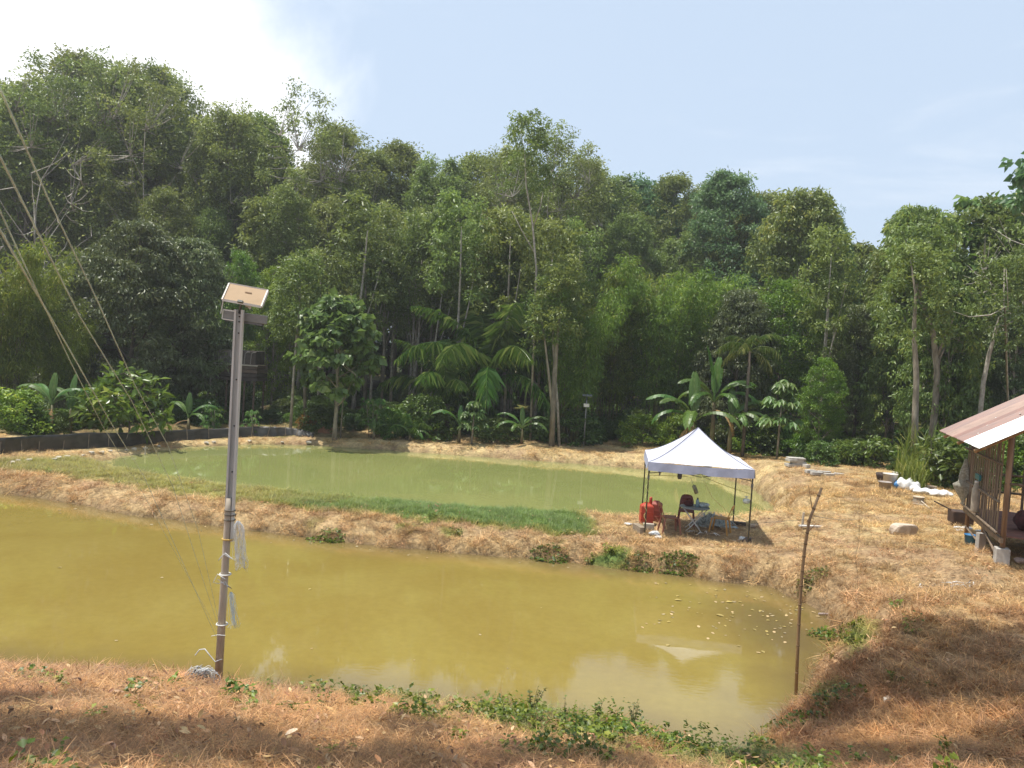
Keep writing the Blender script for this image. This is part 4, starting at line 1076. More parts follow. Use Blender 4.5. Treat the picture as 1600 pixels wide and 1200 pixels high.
# shrubs of the forest edge that can be told apart
SH = [('bush0', 20, 29.5, 610, 1.2, 'sprawling green bush at the left edge behind the black barrier'),
 ('bush1', 60, 30.5, 630, .9, 'rounded bush left of the pale banana plant'),
 ('bush1', 125, 31.2, 632, .9, 'dark bush between the banana plant and the young fruit tree'),
 ('bush0', 160, 35, 600, 1.0, 'pale bush behind the young fruit tree on its left'),
 ('bush0', 320, 36.2, 635, .9, 'yellow green shrub behind the barrier left of the solar light pole'),
 ('bush1', 420, 37.5, 640, 1.0, 'low shrub behind the barrier right of the solar light pole'),
 ('bush0', 455, 37, 645, 1.1, 'yellow green shrub at the end of the black barrier'),
 ('bush3', 482, 37, 648, 1.0, 'reddish brown withered bush at the end of the black barrier'),
 ('bush3', 1354, 30, 722, 1.0, 'small orange brown bush left of the buckets'),
 ('bush1', 505, 37, 632, 1.2, 'dark green shrub just past the end of the black barrier'),
 ('bush0', 615, 37.2, 640, 1.1, 'light green feathery shrub between the cassava and the oil palm'),
 ('bush1', 668, 38, 620, 1.1, 'shrub at the foot of the smaller oil palm'),
 ('bush1', 785, 37, 655, 1.6, 'very low shrub right of the young papaya'),
 ('bush2', 850, 37, 655, 1.3, 'low leafy shrub at the foot of the pair of trunks'),
 ('bush1', 900, 38, 640, 1.3, 'dark shrub left of the small far solar lamp'),
 ('bush0', 1010, 38, 650, 1.3, 'dull shrub left below the banana plants'),
 ('bush0', 1065, 36, 650, 1.0, 'shrub half hidden behind the tent peak'),
 ('bush0', 1165, 32, 650, 1.3, 'light green bush between the tent and the papaya'),
 ('bush1', 1195, 31, 668, 1.2, 'bright low bush left of the papaya trunk'),
 ('bush0', 1242, 31, 678, 1.3, 'bright low bush directly behind the stack of slabs'),
 ('bush1', 1290, 31, 690, 1.2, 'green bush above the scattered bricks'),
 ('bush2', 1330, 30.5, 690, 1.2, 'ferny bush in the shade left of the buckets'),
 ('bush2', 1375, 30, 685, 1.2, 'ferny bush right behind the buckets'),
 ('bush0', 1415, 29, 705, 1.1, 'yellowish bush behind the white sacks'),
 ('bush1', 1450, 25.5, 700, 1.0, 'broad bush between the white sacks and the bamboo shed'),
 ('bush2', 1490, 24.2, 690, 1.1, 'tall leafy bush against the left side of the bamboo shed'),
 ('bush1', 1515, 26, 680, 1.1, 'dark bush seen through the slats of the shed'),
 ('bush0', 1570, 25.5, 690, 1.2, 'bush behind the shed, seen between its posts'),
 ('bush1', 1600, 27, 680, 1.2, 'bush behind the right part of the shed'),
]
basex = [0, 150, 300, 450, 490, 700, 900, 1100, 1180, 1240, 1300, 1340, 1420, 1450, 1490, 1600]
basey = [684, 676, 668, 664, 676, 688, 694, 702, 710, 716, 728, 730, 734, 745, 765, 760]
def edge_y(px):
    return G(px, float(np.interp(px, basex, basey))).y
for k_, s_ in enumerate(SH):
    Yb = edge_y(s_[1]) + (.7 if k_ % 2 else .3) + (1.2 if s_[1] < 480 else 0)
    h_ = at_y(s_[1], s_[3], Yb).z - H1(at_y(s_[1], 600, Yb).x, Yb)
    tree(s_[0], s_[1], Yb, s_[3], s_[4], s_[5], cat='bush')
# undergrowth that nobody could count
under = [T['bush0'][1], T['bush1'][1], T['bush2'][1]]
def bandpts(n, x0, x1, y0, y1): return rng.uniform(x0, x1, n), rng.uniform(y0, y1, n)
um = [leafmat('under_a', (.04, .075, .016), (.10, .15, .034), (.22, .25, .08), inst=True, rand=0), leafmat('under_b', (.035, .075, .016), (.085, .15, .034), (.20, .26, .08), inst=True, rand=0)]
us = []
for i, q in enumerate(under):
    c = q.copy(); c.materials.clear(); c.materials.append(um[min(1, i)]); us.append(c)
x, y = bandpts(1500, -45, 34, 37.5, 60)
ex_ = np.linspace(-60, 1700, 40); ep = [G(a, float(np.interp(a, basex, basey))) for a in ex_]
edge = np.interp(x, [p.x for p in ep], [p.y for p in ep]) + .9
y = edge + (y - 37.5)
kp = (rng.random(len(x)) < np.where(y < edge + 5, .8, .30)) & ~((x > 9.5) & (y < 27))
x, y = x[kp], y[kp]; z, s1, s2 = hgt(x, y, True); ok = np.minimum(s1, s2) > 2.0
x, y, z = x[ok], y[ok], z[ok]; n = len(x)
scatter('undergrowth', 'tangled green undergrowth on the floor of the forest edge', 'undergrowth', np.stack([x, y, z - .08], 1), np.stack([np.zeros(n), np.zeros(n), rng.random(n) * 6.28], 1), rng.uniform(.22, .62, n), rng.integers(0, 3, n), np.ones((n, 3)) * rng.uniform(.6, 1.25, (n, 1)), us)
# tall reed grass beside the shed
def reed():
    g = G(1472, 750); P = []
    mb_v = []; Fq = []; va = []
    for i in range(330):
        r = random.Random(i); a = r.random() * 6.28; ro = 1.5 * math.sqrt(r.random()); h = r.uniform(1.2, 2.9); lean = r.uniform(.1, .9); bx, by = ro * math.cos(a) * 1.25, ro * math.sin(a) * .6; aa = r.random() * 6.28; w = r.uniform(.02, .04)
        s_ = (-math.sin(aa) * w, math.cos(aa) * w); b0 = len(mb_v); v_ = r.random()
        for k in range(6):
            u = k / 5; zz = h * (u - .45 * lean * u ** 3); d_ = lean * h * .55 * u ** 2; ww = (1 - u) ** .6
            mb_v += [(bx + math.cos(aa) * d_ - s_[0] * ww, by + math.sin(aa) * d_ - s_[1] * ww, zz), (bx + math.cos(aa) * d_ + s_[0] * ww, by + math.sin(aa) * d_ + s_[1] * ww, zz)]; va += [v_, v_]
        for k in range(5): q = b0 + 2 * k; Fq.append((q, q + 1, q + 3, q + 2))
    me = npmesh('reed_blades', np.array(mb_v), np.array(Fq), leafmat('leaf_reed', (.09, .13, .03), (.18, .23, .06), (.34, .33, .14), transl=.4), False, {'var': ('FLOAT', np.array(va))})
    o = thing('reed_clump', 'tall yellow green grass clump left behind the tip of the shed roof', 'grass clump', (g.x, g.y, g.z)); link('blades', me, o)
    c = copytree(o, at_y(1425, 715, 27.5) * 1.0, 1.3, 'lower wispy grass clump behind the buckets and sacks', .55); c.location.z = H1(c.location.x, c.location.y)
reed()
# ------------------------------------------------------------------ trees that stand beside and behind the camera and shade the foreground
def shade_tree(tx, ty, tops, label, seed, hh=17.5):
    r = random.Random(seed); z0 = H1(tx, ty)
    o = thing('overhanging_tree', label, 'tree', (tx, ty, z0)); g = Vector((tx, ty, z0)); mb = MB()
    mb.tube([(0, 0, -.2), (.1, .1, 4), (0, .3, 8.5), (.1, .3, 12.5)], [.34, .27, .22, .14], 9)
    C = []; RR = []
    for (px, py, rad) in tops:
        gp = G(px, py); k = (hh - gp.z) / sun_dir.z * r.uniform(.96, 1.06); c = gp + sun_dir * k - g
        mb.tube([(0, .2, 8.5 + r.random() * 3), c * .5 + Vector((0, 0, 6.6)), c], [.11, .07, .02], 5, False)
        for q in range(int(16 * rad * rad) + 3):
            a = r.random() * 6.28; rr = rad * math.sqrt(r.random())
            C.append((c.x + rr * math.cos(a), c.y + rr * math.sin(a), c.z + r.uniform(-.5, .5))); RR.append(.42)
    V, F, va = leaf_cloud(np.array(C), np.array(RR), 60, .2, .10, .4, .6, .9)
    mb.build('trunk', bark_dark, o, True); link('crown', npmesh('overhang_crown', V, F, L_broad, False, {'var': ('FLOAT', va)}), o)
shade_tree(9.6, .5, [(1400, 1040, .8), (1480, 1010, .7), (1570, 1010, .8), (1450, 1060, .7), (1530, 1060, .7), (1600, 1080, .8), (1290, 1130, .55), (1330, 1080, .6), (1280, 1190, .6), (1380, 1190, .5), (1480, 1195, .45), (1590, 1160, .5), (1640, 1040, 1.0), (1200, 1195, .4), (1650, 1190, .7)], 'tree beside the camera on the right whose crown shades the lower right bank', 3)
shade_tree(-6.6, -1.0, [(30, 1150, .5), (0, 1100, .4), (120, 1180, .5), (250, 1190, .45), (380, 1180, .4), (480, 1195, .45), (600, 1190, .4), (700, 1200, .4), (320, 1150, .3), (200, 1150, .25), (640, 1150, .22), (830, 1195, .35), (950, 1200, .3), (-100, 1120, .6), (-80, 1190, .8)], 'tree behind the camera on the left whose crown shades the lower left grass', 4)

# ------------------------------------------------------------------ gazebo tent
white_cloth = mat('tent_cloth', (.56, .565, .64), (.50, .505, .59), .75, scale=1.2, bump=.15, bscale=3)
seam_m = mat('tent_seam', (.16, .17, .22), (.1, .1, .14), .8)
blk_metal = mat('black_painted_steel', (.035, .035, .03), (.09, .08, .04), .5, scale=14)
FL, FR_ = G(1006, 836), G(1168, 848)
ex = (FR_ - FL); ex.z = 0; wid = ex.length; ex.normalize(); ex.rotate(Euler((0, 0, R(-3.2)))); FR_ = FL + ex * wid; FR_.z = FL.z; ey = Vector((-ex.y, ex.x, 0))
tc_ = FL + ex * wid / 2 + ey * wid / 2 * .98
tz = (FL.z + FR_.z) / 2; ta = math.atan2(ex.y, ex.x); hw = wid / 2
tent = thing('gazebo_tent', 'white pop up gazebo tent standing on the dike between the ponds', 'tent', (tc_.x, tc_.y, tz), ta)
EZ, PZ, VH = 1.98, 2.88, .23
def canz(x, y):
    ax, ay = abs(x) / (hw + .01), abs(y) / (hw + .01); t_ = max(ax, ay); s_ = min(ax, ay) / max(t_, 1e-6)
    sag = .05 * math.sin(PI * min(1, t_)) * (1 - s_ ** 3)
    return EZ + (PZ - EZ) * (1 - t_) ** 1.42 - sag
def can(q):
    ang = q * PI / 2
    def f(u, v):
        e = (v * 2 - 1); t_ = u; x, y = t_ * (hw + .01) * e, -t_ * (hw + .01)
        z = canz(x, y) + .006 * math.sin(9 * e + q) * t_
        return Vector((x * math.cos(ang) - y * math.sin(ang), x * math.sin(ang) + y * math.cos(ang), z))
    return f
for q in range(4): MB().sheet(can(q), 14, 14).build('canopy_panel', white_cloth, tent, True)
def val(q):
    ang = q * PI / 2
    def f(u, v):
        e = u * 2 - 1; x = (hw + .014) * e; y = -(hw + .014) - .012 * math.sin(u * 23 + q) * v - .02 * v
        arch = .045 * (1 - abs(e)) ** 1.5
        z = EZ - v * (VH - (.05 * math.exp(-((e) / .08) ** 2) if v > .5 else 0)) - .03 * math.sin(PI * u) * (1 if q % 2 == 0 else .4) + arch * .0
        return Vector((x * math.cos(ang) - y * math.sin(ang), x * math.sin(ang) + y * math.cos(ang), z))
    return f
val_m = mat('valance_cloth_shaded', (.40, .42, .55), (.34, .36, .48), .75)  # same cloth as the canopy, its bluish shade painted into the colour
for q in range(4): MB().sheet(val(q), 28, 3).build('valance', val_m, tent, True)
for sx, sy in ((-1, -1), (1, -1), (1, 1), (-1, 1)):
    px_, py_ = sx * (hw - .02), sy * (hw - .02); wz = tc_ + ex * px_ + ey * py_; gz = H1(wz.x, wz.y) - tz
    leg = MB().box((px_, py_, (gz + EZ - .06) / 2), (.036, .036, EZ - gz - .04)).build('leg', blk_metal, tent)
    MB().box((px_, py_, gz + .006), (.11, .11, .012)).build('foot_plate', blk_metal, leg)
    MB().box((px_, py_, EZ - .42), (.055, .055, .09)).build('slider', mat('grey_plastic', (.16, .16, .16)), leg)
    MB().tube([Vector((px_ * t_, py_ * t_, canz(px_ * t_, py_ * t_) + .008)) for t_ in [i / 16 for i in range(17)]], .007, 5).build('seam', seam_m, tent)
    MB().tube([(px_, py_, EZ - .06), (px_ * .5, py_ * .5, canz(px_ * .5, py_ * .5) - .05), (0, 0, PZ - .25)], .012, 5).build('roof_strut', blk_metal, tent)
for q in range(4):
    a = q * PI / 2; ca_, sa_ = math.cos(a), math.sin(a)
    for s_ in (-1, 1):
        for (z1, z2) in ((EZ - .24, EZ - .46), (EZ - .46, EZ - .24)):
            x0, x1 = s_ * (hw - .04), 0; yy = -(hw - .05)
            MB().bar((x0 * ca_ - yy * sa_, x0 * sa_ + yy * ca_, z1 + .15), (x1 * ca_ - yy * sa_, x1 * sa_ + yy * ca_, z2 + .15), .012, .02).build('scissor_bar', blk_metal, tent)
MB().tube([(0, 0, PZ - .02), (0, 0, PZ - .5)], .016, 6).build('centre_pole', blk_metal, tent)
def tp(x, y, z):   # tent coordinates -> world
    p = tc_ + ex * x + ey * y; return Vector((p.x, p.y, tz + z))
def tg(x, y, dz=0):
    p = tc_ + ex * x + ey * y; return Vector((p.x, p.y, H1(p.x, p.y) + dz))
def rope(name, label, pts, r_, m, sag=0.0, n=14, cat='rope'):
    a, b_ = Vector(pts[0]), Vector(pts[-1]); P = []
    if len(pts) == 2:
        for i in range(n + 1):
            u = i / n; P.append(a.lerp(b_, u) - Vector((0, 0, sag * 4 * u * (1 - u))))
    else: P = [Vector(p) for p in pts]
    mb = MB(); g = P[0]; mb.tube([p - g for p in P], r_, 5)
    o = mb.build(name, m, None, True, loc=g); tag(o, label, cat); return o
yel = mat('yellow_rope', (.62, .60, .22), (.5, .48, .2), .7)
rope('yellow_rope', 'yellow rope sagging from the middle of the tent front down to the right leg', [tp(.0, -hw + .0, EZ - VH + .02), tp(.35, -hw + .1, 1.15), tp(.8, -hw + .2, .78), tp(1.2, -hw + .2, .62), tp(hw, -hw, .56)], .009, yel)
rope('yellow_rope', 'pale yellow line stretched between the left tent legs and the water side', [tp(-hw, -hw, 1.62), tp(-hw + 1.2, hw * .3, 1.42)], .008, yel, .0)
rope('yellow_rope', 'short yellow line tied across the right tent legs', [tp(hw, -hw, 1.33), tp(hw - 1.0, hw * .7, 1.36)], .008, yel, .02)
rope('yellow_rope', 'yellow twine wound down the front left tent leg', [tp(-hw + .035 * math.cos(i * 1.2), -hw + .035 * math.sin(i * 1.2), 1.7 - i * .05) for i in range(30)], .006, yel)
rope('dark_rope', 'dark cord running from the right tent leg over the ground to the wooden stake', [tp(hw, -hw, .56), tp(hw + .7, -hw + .8, .5), G(1254, 826, .25)], .006, mat('grey_cord', (.2, .19, .15)))
# things hanging from the tent
def hang(name, label, cat, p, build_):
    o = thing(name, label, cat, p); build_(o); return o
dgrey = mat('dark_grey_plastic', (.10, .11, .10), (.06, .06, .06), .4)
def lamp_(o):
    MB().tube([(0, 0, .22), (0, 0, .10)], .006, 5).build('cord', seam_m, o)
    MB().lathe([(.03, .10), (.062, .07), (.062, -.06), (.045, -.10)], 12).build('lamp_body', dgrey, o, True)
hang('hanging_lamp', 'small dark lantern hanging under the tent edge left of its middle', 'lamp', tp(-.52, -hw + .15, EZ - .32), lamp_)
def can_(o):
    MB().tube([(0, 0, .34), (0, 0, .10)], .005, 5).build('cord', seam_m, o)
    MB().lathe([(.02, .12), (.052, .10), (.055, -.10), (.05, -.12)], 12).build('bottle_body', mat('olive_bottle', (.20, .20, .12), (.12, .11, .06), .4), o, True)
b_ = hang('hanging_bottle', 'dark bottle dangling on a string in the middle of the tent', 'bottle', tp(-.1, -hw + .1, 1.33), can_); b_.rotation_euler = (0, R(-25), 0)
def bagm(o, m, s, seed, knot=True):
    rr = random.Random(seed)
    def f(u, v):
        a = u * 2 * PI; ph = v * PI; r_ = s * (math.sin(ph) ** .8) * (1 + .22 * math.sin(a * 3 + seed) * math.sin(ph) + .12 * math.sin(a * 7 + 3 * ph + seed)) + .01
        return Vector((r_ * math.cos(a), r_ * math.sin(a), s * .9 * (1 - math.cos(ph)) * .9 - .02 + .05 * s * math.sin(a * 5 + seed)))
    MB().sheet(f, 22, 12).build('bag_body', m, o, True)
    if knot: MB().lathe([(.012, 1.55 * s), (.03, 1.75 * s), (.06, 2.0 * s)], 8).build('knot', m, o, True)
clear = mat('clear_plastic', (.72, .78, .80), (.5, .58, .62), .18, scale=9, bump=.5, spec=.8, alpha=.62)
def hb(o): bagm(o, clear, .085, 2); MB().tube([(0, 0, .16), (0, 0, .34)], .004, 4).build('string', yel, o)
hang('plastic_bag', 'knotted clear plastic bag hanging by the front right tent leg', 'bag', tp(hw - .13, -hw + .1, 1.08), hb)
hang('hanging_cup', 'tiny grey cup hanging under the left part of the tent edge', 'cup', tp(-1.05, -hw + .1, EZ - .30), lambda o: (MB().lathe([(.018, -.06), (.035, .05)], 8).build('cup_body', mat('grey_plastic2', (.3, .3, .28)), o), MB().tube([(0, 0, .05), (0, 0, .13)], .004, 4).build('string', seam_m, o)))

# plastic chairs
def chair(loc, rz, m, label, slot=True):
    o = thing('plastic_chair', label, 'chair', loc, rz, 'plastic chairs under the tent')
    # seat 0.44 high, faces +y
    def seat(u, v):
        x = (u - .5) * .42; y = (v - .5) * .42
        return Vector((x, y, .44 - .02 * math.cos((u - .5) * PI) * math.cos((v - .5) * PI) - .03 * max(0, v - .85) / .15))
    MB().sheet(seat, 8, 8, .012).build('seat', m, o, True)
    for sx in (-1, 1):
        for sy in (-1, 1):
            MB().bar((sx * .19, sy * .19, .435), (sx * .235, sy * .245 - (.02 if sy < 0 else 0), 0), .05, .035, (0, 1, 0)).build('leg', m, o)
    mb = MB()
    def bk(u, v):   # u across, v up
        a = (u - .5) * 1.9; hwid = .21 * (1 - .25 * v ** 3)
        return Vector((math.sin(a) / math.sin(.95) * hwid, -.20 - .05 * math.cos(a) - .10 * v, .43 + .40 * v - .05 * v * abs(u - .5) ** 3 * 8))
    # frame of the back: two uprights, top band, lower band, centre splat
    mb.sheet(lambda u, v: bk(u * .17, v), 3, 8, .012); mb.sheet(lambda u, v: bk(.83 + u * .17, v), 3, 8, .012)
    mb.sheet(lambda u, v: bk(.17 + u * .66, .66 + v * .34), 8, 3, .012)
    if slot: mb.sheet(lambda u, v: bk(.17 + u * .66, v * .16), 8, 2, .012)
    else: mb.sheet(lambda u, v: bk(.17 + u * .66, .30 + v * .36), 8, 3, .012)
    mb.build('backrest', m, o, True)
    return o
maroon = mat('maroon_plastic', (.17, .045, .035), (.14, .038, .03), .42, rand=.1)
browny = mat('brown_plastic', (.30, .12, .075), (.24, .09, .06), .45)
ochre = mat('ochre_plastic', (.50, .26, .06), (.44, .22, .05), .42)
def back_off(px, py): return G(px, py)
chair(G(1083, 828) + ex * -.16 + ey * .60, ta + R(176), maroon, 'dark maroon plastic chair with its back to the water behind the round table', False)
chair(G(1046, 832), ta + R(-78), browny, 'brown plastic chair left of the round table, facing it', True)
chair(G(1124, 833), ta + R(70), ochre, 'ochre yellow plastic chair right of the round table, facing it', True)
# folding table
tb = G(1083, 828)
tab = thing('folding_table', 'round grey folding table on white crossed legs under the tent', 'table', tb, ta, None, (1, 1, .9))
wht = mat('white_painted_tube', (.72, .70, .66), (.55, .52, .47), .5)
greytop = mat('grey_table_top', (.26, .29, .29), (.19, .21, .22), .5)
MB().lathe([(.40, .70), (.415, .71), (.415, .725), (.40, .735), (.0, .735)], 28).build('tabletop', greytop, tab, True)
for sy in (-.2, .2):
    MB().tube([(-.33, sy, .70), (.10, sy, .12), (.20, sy * 1.1, 0)], .012, 6).build('leg', wht, tab, True)
    MB().tube([(.33, sy * .9, .70), (-.10, sy * .9, .12), (-.22, sy, 0)], .012, 6).build('leg', wht, tab, True)
MB().tube([(.10, -.22, .12), (.10, .22, .12)], .010, 6).build('stretcher', wht, tab, True)
MB().tube([(-.10, -.2, .12), (-.10, .2, .12)], .010, 6).build('stretcher', wht, tab, True)
def on_tab(x, y, z=.664):
    v = Vector((x * math.cos(ta) - y * math.sin(ta), x * math.sin(ta) + y * math.cos(ta), z)); return tb + v
o = thing('handbag', 'dark red cloth bag slumped on the left of the round table', 'bag', on_tab(-.16, .02)); bagm(o, mat('dark_red_cloth', (.10, .025, .025), (.05, .02, .02), .9), .10, 5, False); o.scale = (1.15, .8, 1.0)
MB().tube([(-.06, 0, .15), (-.04, 0, .21), (.03, 0, .21), (.06, 0, .15)], .01, 5).build('handle', mat('dark_red_cloth', (1, 1, 1)), o, True)
o = thing('water_flask', 'pale blue water flask standing on the round table', 'bottle', on_tab(.06, -.05))
blup = mat('pale_blue_plastic', (.22, .34, .40), (.18, .28, .34), .3)
MB().lathe([(.045, 0), (.048, .02), (.048, .17), (.03, .21), (.022, .23)], 14).build('bottle_body', blup, o, True); MB().lathe([(.026, .225), (.026, .26), (.0, .262)], 12).build('cap', dgrey, o, True)
o = thing('plastic_bag', 'crumpled pale blue plastic bag on the right half of the round table', 'bag', on_tab(.22, 0)); bagm(o, mat('bluish_bag', (.42, .52, .56), (.26, .34, .38), .3, bump=.5), .12, 7, False); o.scale = (1.25, .9, .75)
o = thing('drinking_mug', 'dark mug standing behind the blue flask on the table', 'mug', on_tab(.14, .22)); MB().lathe([(.035, 0), (.04, .09)], 12).build('mug_body', dgrey, o, True); MB().tube([(.04, 0, .07), (.065, 0, .05), (.04, 0, .02)], .006, 5).build('handle', dgrey, o, True)
# red tanks
redp = mat('red_plastic', (.50, .065, .035), (.40, .05, .03), .45, scale=3); redd = mat('dark_red_plastic', (.34, .075, .05), (.24, .05, .035), .5, scale=3)
def tank(loc, rz, m, label, stick=True, s=1.0):
    o = thing('jerrycan', label, 'fuel can', loc, rz, 'red jerrycans by the left tent leg', s)
    w, d, h = .36, .30, .52
    mb = MB(); mb.box((0, 0, h / 2), (w, d, h)); o2 = mb.build('body', m, o, bevel=.02)
    MB().box((0, 0, h + .035), (w * .98, d * .96, .07), taper=.45).build('shoulder', m, o, bevel=.01)
    MB().bar((-.08, 0, h + .08), (.08, 0, h + .08), .035, .03).build('handle', m, o, bevel=.008)
    if stick: MB().lathe([(.045, h + .03), (.045, h + .22), (.035, h + .25)], 10, (.10, .0, 0)).build('spout', m, o, True)
    for k in (.16, .34): MB().box((0, 0, k), (w + .012, d + .012, .02)).build('rib', m, o, bevel=.004)
    return o
tank(G(1009, 818), ta + R(8), redp, 'bright red upright jerrycan beside the front left tent leg')
tank(G(1024, 814), ta + R(-4), redd, 'dull dark red jerrycan right behind the bright red one', False, .98)
MB_ = None
wood_old = mat('weathered_wood', (.34, .27, .19), (.20, .155, .11), .85, scale=3, stretch=(1, 6, 6), bump=.3)
o = MB().box((0, 0, .10), (.16, .55, .20)).build('wooden_block', wood_old, None, loc=G(998, 832), rot=(0, 0, ta + .35), bevel=.01); tag(o, 'squared pale wooden block lying against the front left tent leg', 'wood block')
o = MB().box((0, 0, .09), (.30, .14, .18)).build('concrete_brick', mat('pale_block', (.45, .40, .33), (.34, .29, .23), .9), None, loc=G(1013, 828), rot=(0, 0, ta), bevel=.01); tag(o, 'pale brick under the red jerrycan behind the tent leg', 'brick')
white_bag = mat('white_plastic_film', (.72, .72, .70), (.5, .5, .5), .35, bump=.6, scale=12)
for (px, py, s, sd_, lb) in ((1023, 836, .12, 1, 'crumpled white plastic bag on the ground at the front left tent leg'), (1029, 841, .08, 4, 'small white plastic scrap in front of the crumpled bag by the tent leg'), (982, 820, .07, 6, 'white plastic scrap lying alone left of the red jerrycan'), (1160, 843, .09, 8, 'white plastic rag at the foot of the front right tent leg')):
    o = thing('plastic_litter', lb, 'litter', G(px, py), sd_); bagm(o, white_bag, s, sd_, False); o.scale = (1.4, 1, .6)
stone_m = mat('brown_stone', (.42, .33, .24), (.27, .20, .14), .9, scale=5, bump=.5); stone_p = mat('pale_stone', (.55, .50, .42), (.40, .35, .28), .9, scale=5, bump=.5); stone_d = mat('dark_stone', (.16, .12, .10), (.09, .07, .06), .9, scale=4, bump=.5)
def rock(px, py, s, m, label, seed, rz=0, name='stone', cat='stone', group=None, dz=0):
    o = link(name, rock_mesh(name, m, seed, *s), None, G(px, py, s[2] * .35 + dz), (0, 0, rz)); return tag(o, label, cat, group)
rock(1412, 836, (.40, .28, .30), mat('boulder', (.56, .46, .36), (.40, .31, .23), .9, scale=3.5, bump=.6), 'large flat topped pale boulder on the dry grass right of the bamboo pole', 3, .2, name='boulder', cat='boulder')
rock(1178, 823, (.20, .13, .08), stone_m, 'flattish brown stone right behind the right tent legs', 5)
rock(1168, 847, (.15, .13, .13), stone_d, 'brown stone weighing down the front right tent leg', 6)
rock(1155, 845, (.07, .06, .05), stone_p, 'small pale stone left of the front right tent leg', 7)
rock(1148, 846, (.06, .05, .04), stone_p, 'smallest pale stone in the row by the front right tent leg', 8)
rock(508, 676, (.55, .3, .34), mat('orange_earth', (.38, .19, .10), (.28, .13, .07), .95, bump=.6), 'small orange earth mound right of the end of the black barrier', 9, name='earth_mound', cat='earth mound')
rock(1385, 1095, (.13, .06, .05), stone_p, 'small pale stone sticking out of the shaded right bank', 11, .9)
o = MB().box((0, 0, .05), (.62, .16, .10)).build('dark_plank', mat('dark_wood', (.09, .075, .06), (.05, .04, .035), .8), None, loc=G(1148, 820), rot=(0, 0, ta - .1), bevel=.008); tag(o, 'dark short plank lying at the rear right tent leg', 'plank')
# netting heap
net_m = mat('netting', (.36, .40, .38), (.17, .19, .18), .5, scale=18, alpha=.9, bump=.5)
def net_heap():
    g = G(1112, 822); o = thing('netting_heap', 'heap of loose grey green netting and plastic behind the yellow chair', 'netting', g)
    def f(u, v):
        a = u * 2 * PI; r_ = (1 - v) ** .8; x = r_ * math.cos(a) * .62; y = r_ * math.sin(a) * .36
        return Vector((x, y, .19 * (1 - r_ ** 1.7) * (1 + .45 * math.sin(a * 3 + 1) + .3 * math.sin(a * 5 + 9 * v)) + .16 * (float(vnoise(x * 9 + 5, y * 9)) - .4)))
    MB().sheet(f, 36, 12).build('net_body', net_m, o, True)
    r_ = random.Random(4)
    for k in range(90):
        a = r_.random() * 6.28; x, y = math.cos(a) * r_.uniform(.1, .55), math.sin(a) * r_.uniform(.05, .3); h = .30 * (1 - min(1, abs(x) / .62) ** 1.7); b2 = a + r_.uniform(-2, 2)
        MB().tube([(x, y, h * .7), (x + .10 * math.cos(b2), y + .08 * math.sin(b2), h + r_.uniform(.02, .1)), (x + .22 * math.cos(b2), y + .16 * math.sin(b2), h * .6)], .006, 4, False).build('strand', mat('net_strand', (.55, .62, .62), (.35, .42, .44), .4), o)
    MB().sheet(lambda u, v: Vector((.25 + .45 * u, -.25 + .2 * v, .03 + .04 * math.sin(u * 9) * math.sin(v * 7))), 12, 8).build('loose_sheet', mat('bluish_bag', (1, 1, 1)), o, True)
net_heap()
# twigs and coconut husk like rubbish under the table
def rubbish(px, py, w, n, label, seed, m1, name='rubbish_pile', cat='rubbish', L=.22):
    g = G(px, py); o = thing(name, label, cat, g, ta); r_ = random.Random(seed)
    for k in range(n):
        x, y = r_.uniform(-w, w), r_.uniform(-w * .35, w * .35); a = r_.random() * 3.14; l = L * r_.uniform(.4, 1)
        zz = H1(g.x + x * math.cos(ta), g.y + x * math.sin(ta)) - g.z
        MB().tube([(x - l * math.cos(a), y - l * math.sin(a), zz + .015), (x, y, zz + .05 * r_.random() + .03), (x + l * math.cos(a), y + l * math.sin(a), zz + .02)], [.006, .012, .005], 5).build('stick', m1[k % len(m1)], o)
    return o
rubbish(1097, 834, .35, 22, 'pile of dry sticks and husks on the shaded ground under the tent', 3, [wood_old, mat('tan_husk', (.45, .30, .16), (.3, .19, .1)), wht])
rubbish(1475, 918, .55, 26, 'scatter of white plastic shreds and bark on the right bank below the shed', 5, [wht, mat('tan_husk', (1, 1, 1)), stone_d, wht], 'litter_heap', 'litter', .16)

# ------------------------------------------------------------------ solar light on its pole
steel = mat('galvanised_channel', (.62, .60, .56), (.47, .45, .41), .5, .0, scale=3, stretch=(1, 1, .2), bump=.1)
steel_edge = steel
oldpole = mat('old_round_pole', (.54, .46, .36), (.38, .32, .25), .8, scale=4, stretch=(3, 3, .3), bump=.3)
YP = 10.75
pb = at_y(341, 1062, YP); pt = at_y(374, 483, YP); pj = at_y(360, 798, YP)
pb.z = H1(pb.x, YP) - .15
P0 = at_y(341, 1060, YP)
pole = thing('solar_light_pole', 'tall solar street light on a grey metal channel lashed to a round pole', 'street light', (pb.x, pb.y, pb.z))
up_ = (pt - P0).normalized(); side = Vector((1, 0, 0)); side = (side - up_ * side.dot(up_)).normalized(); fwd = up_.cross(side)
PM = Matrix((side, fwd, up_)).transposed()
rot_e = PM.to_euler()
def pl_(px, py, dx=0, dy=0): 
    p = at_y(px, py, YP) - pb; return p + side * dx + fwd * dy
chb, cht = pl_(357, 845), pl_(374, 484)
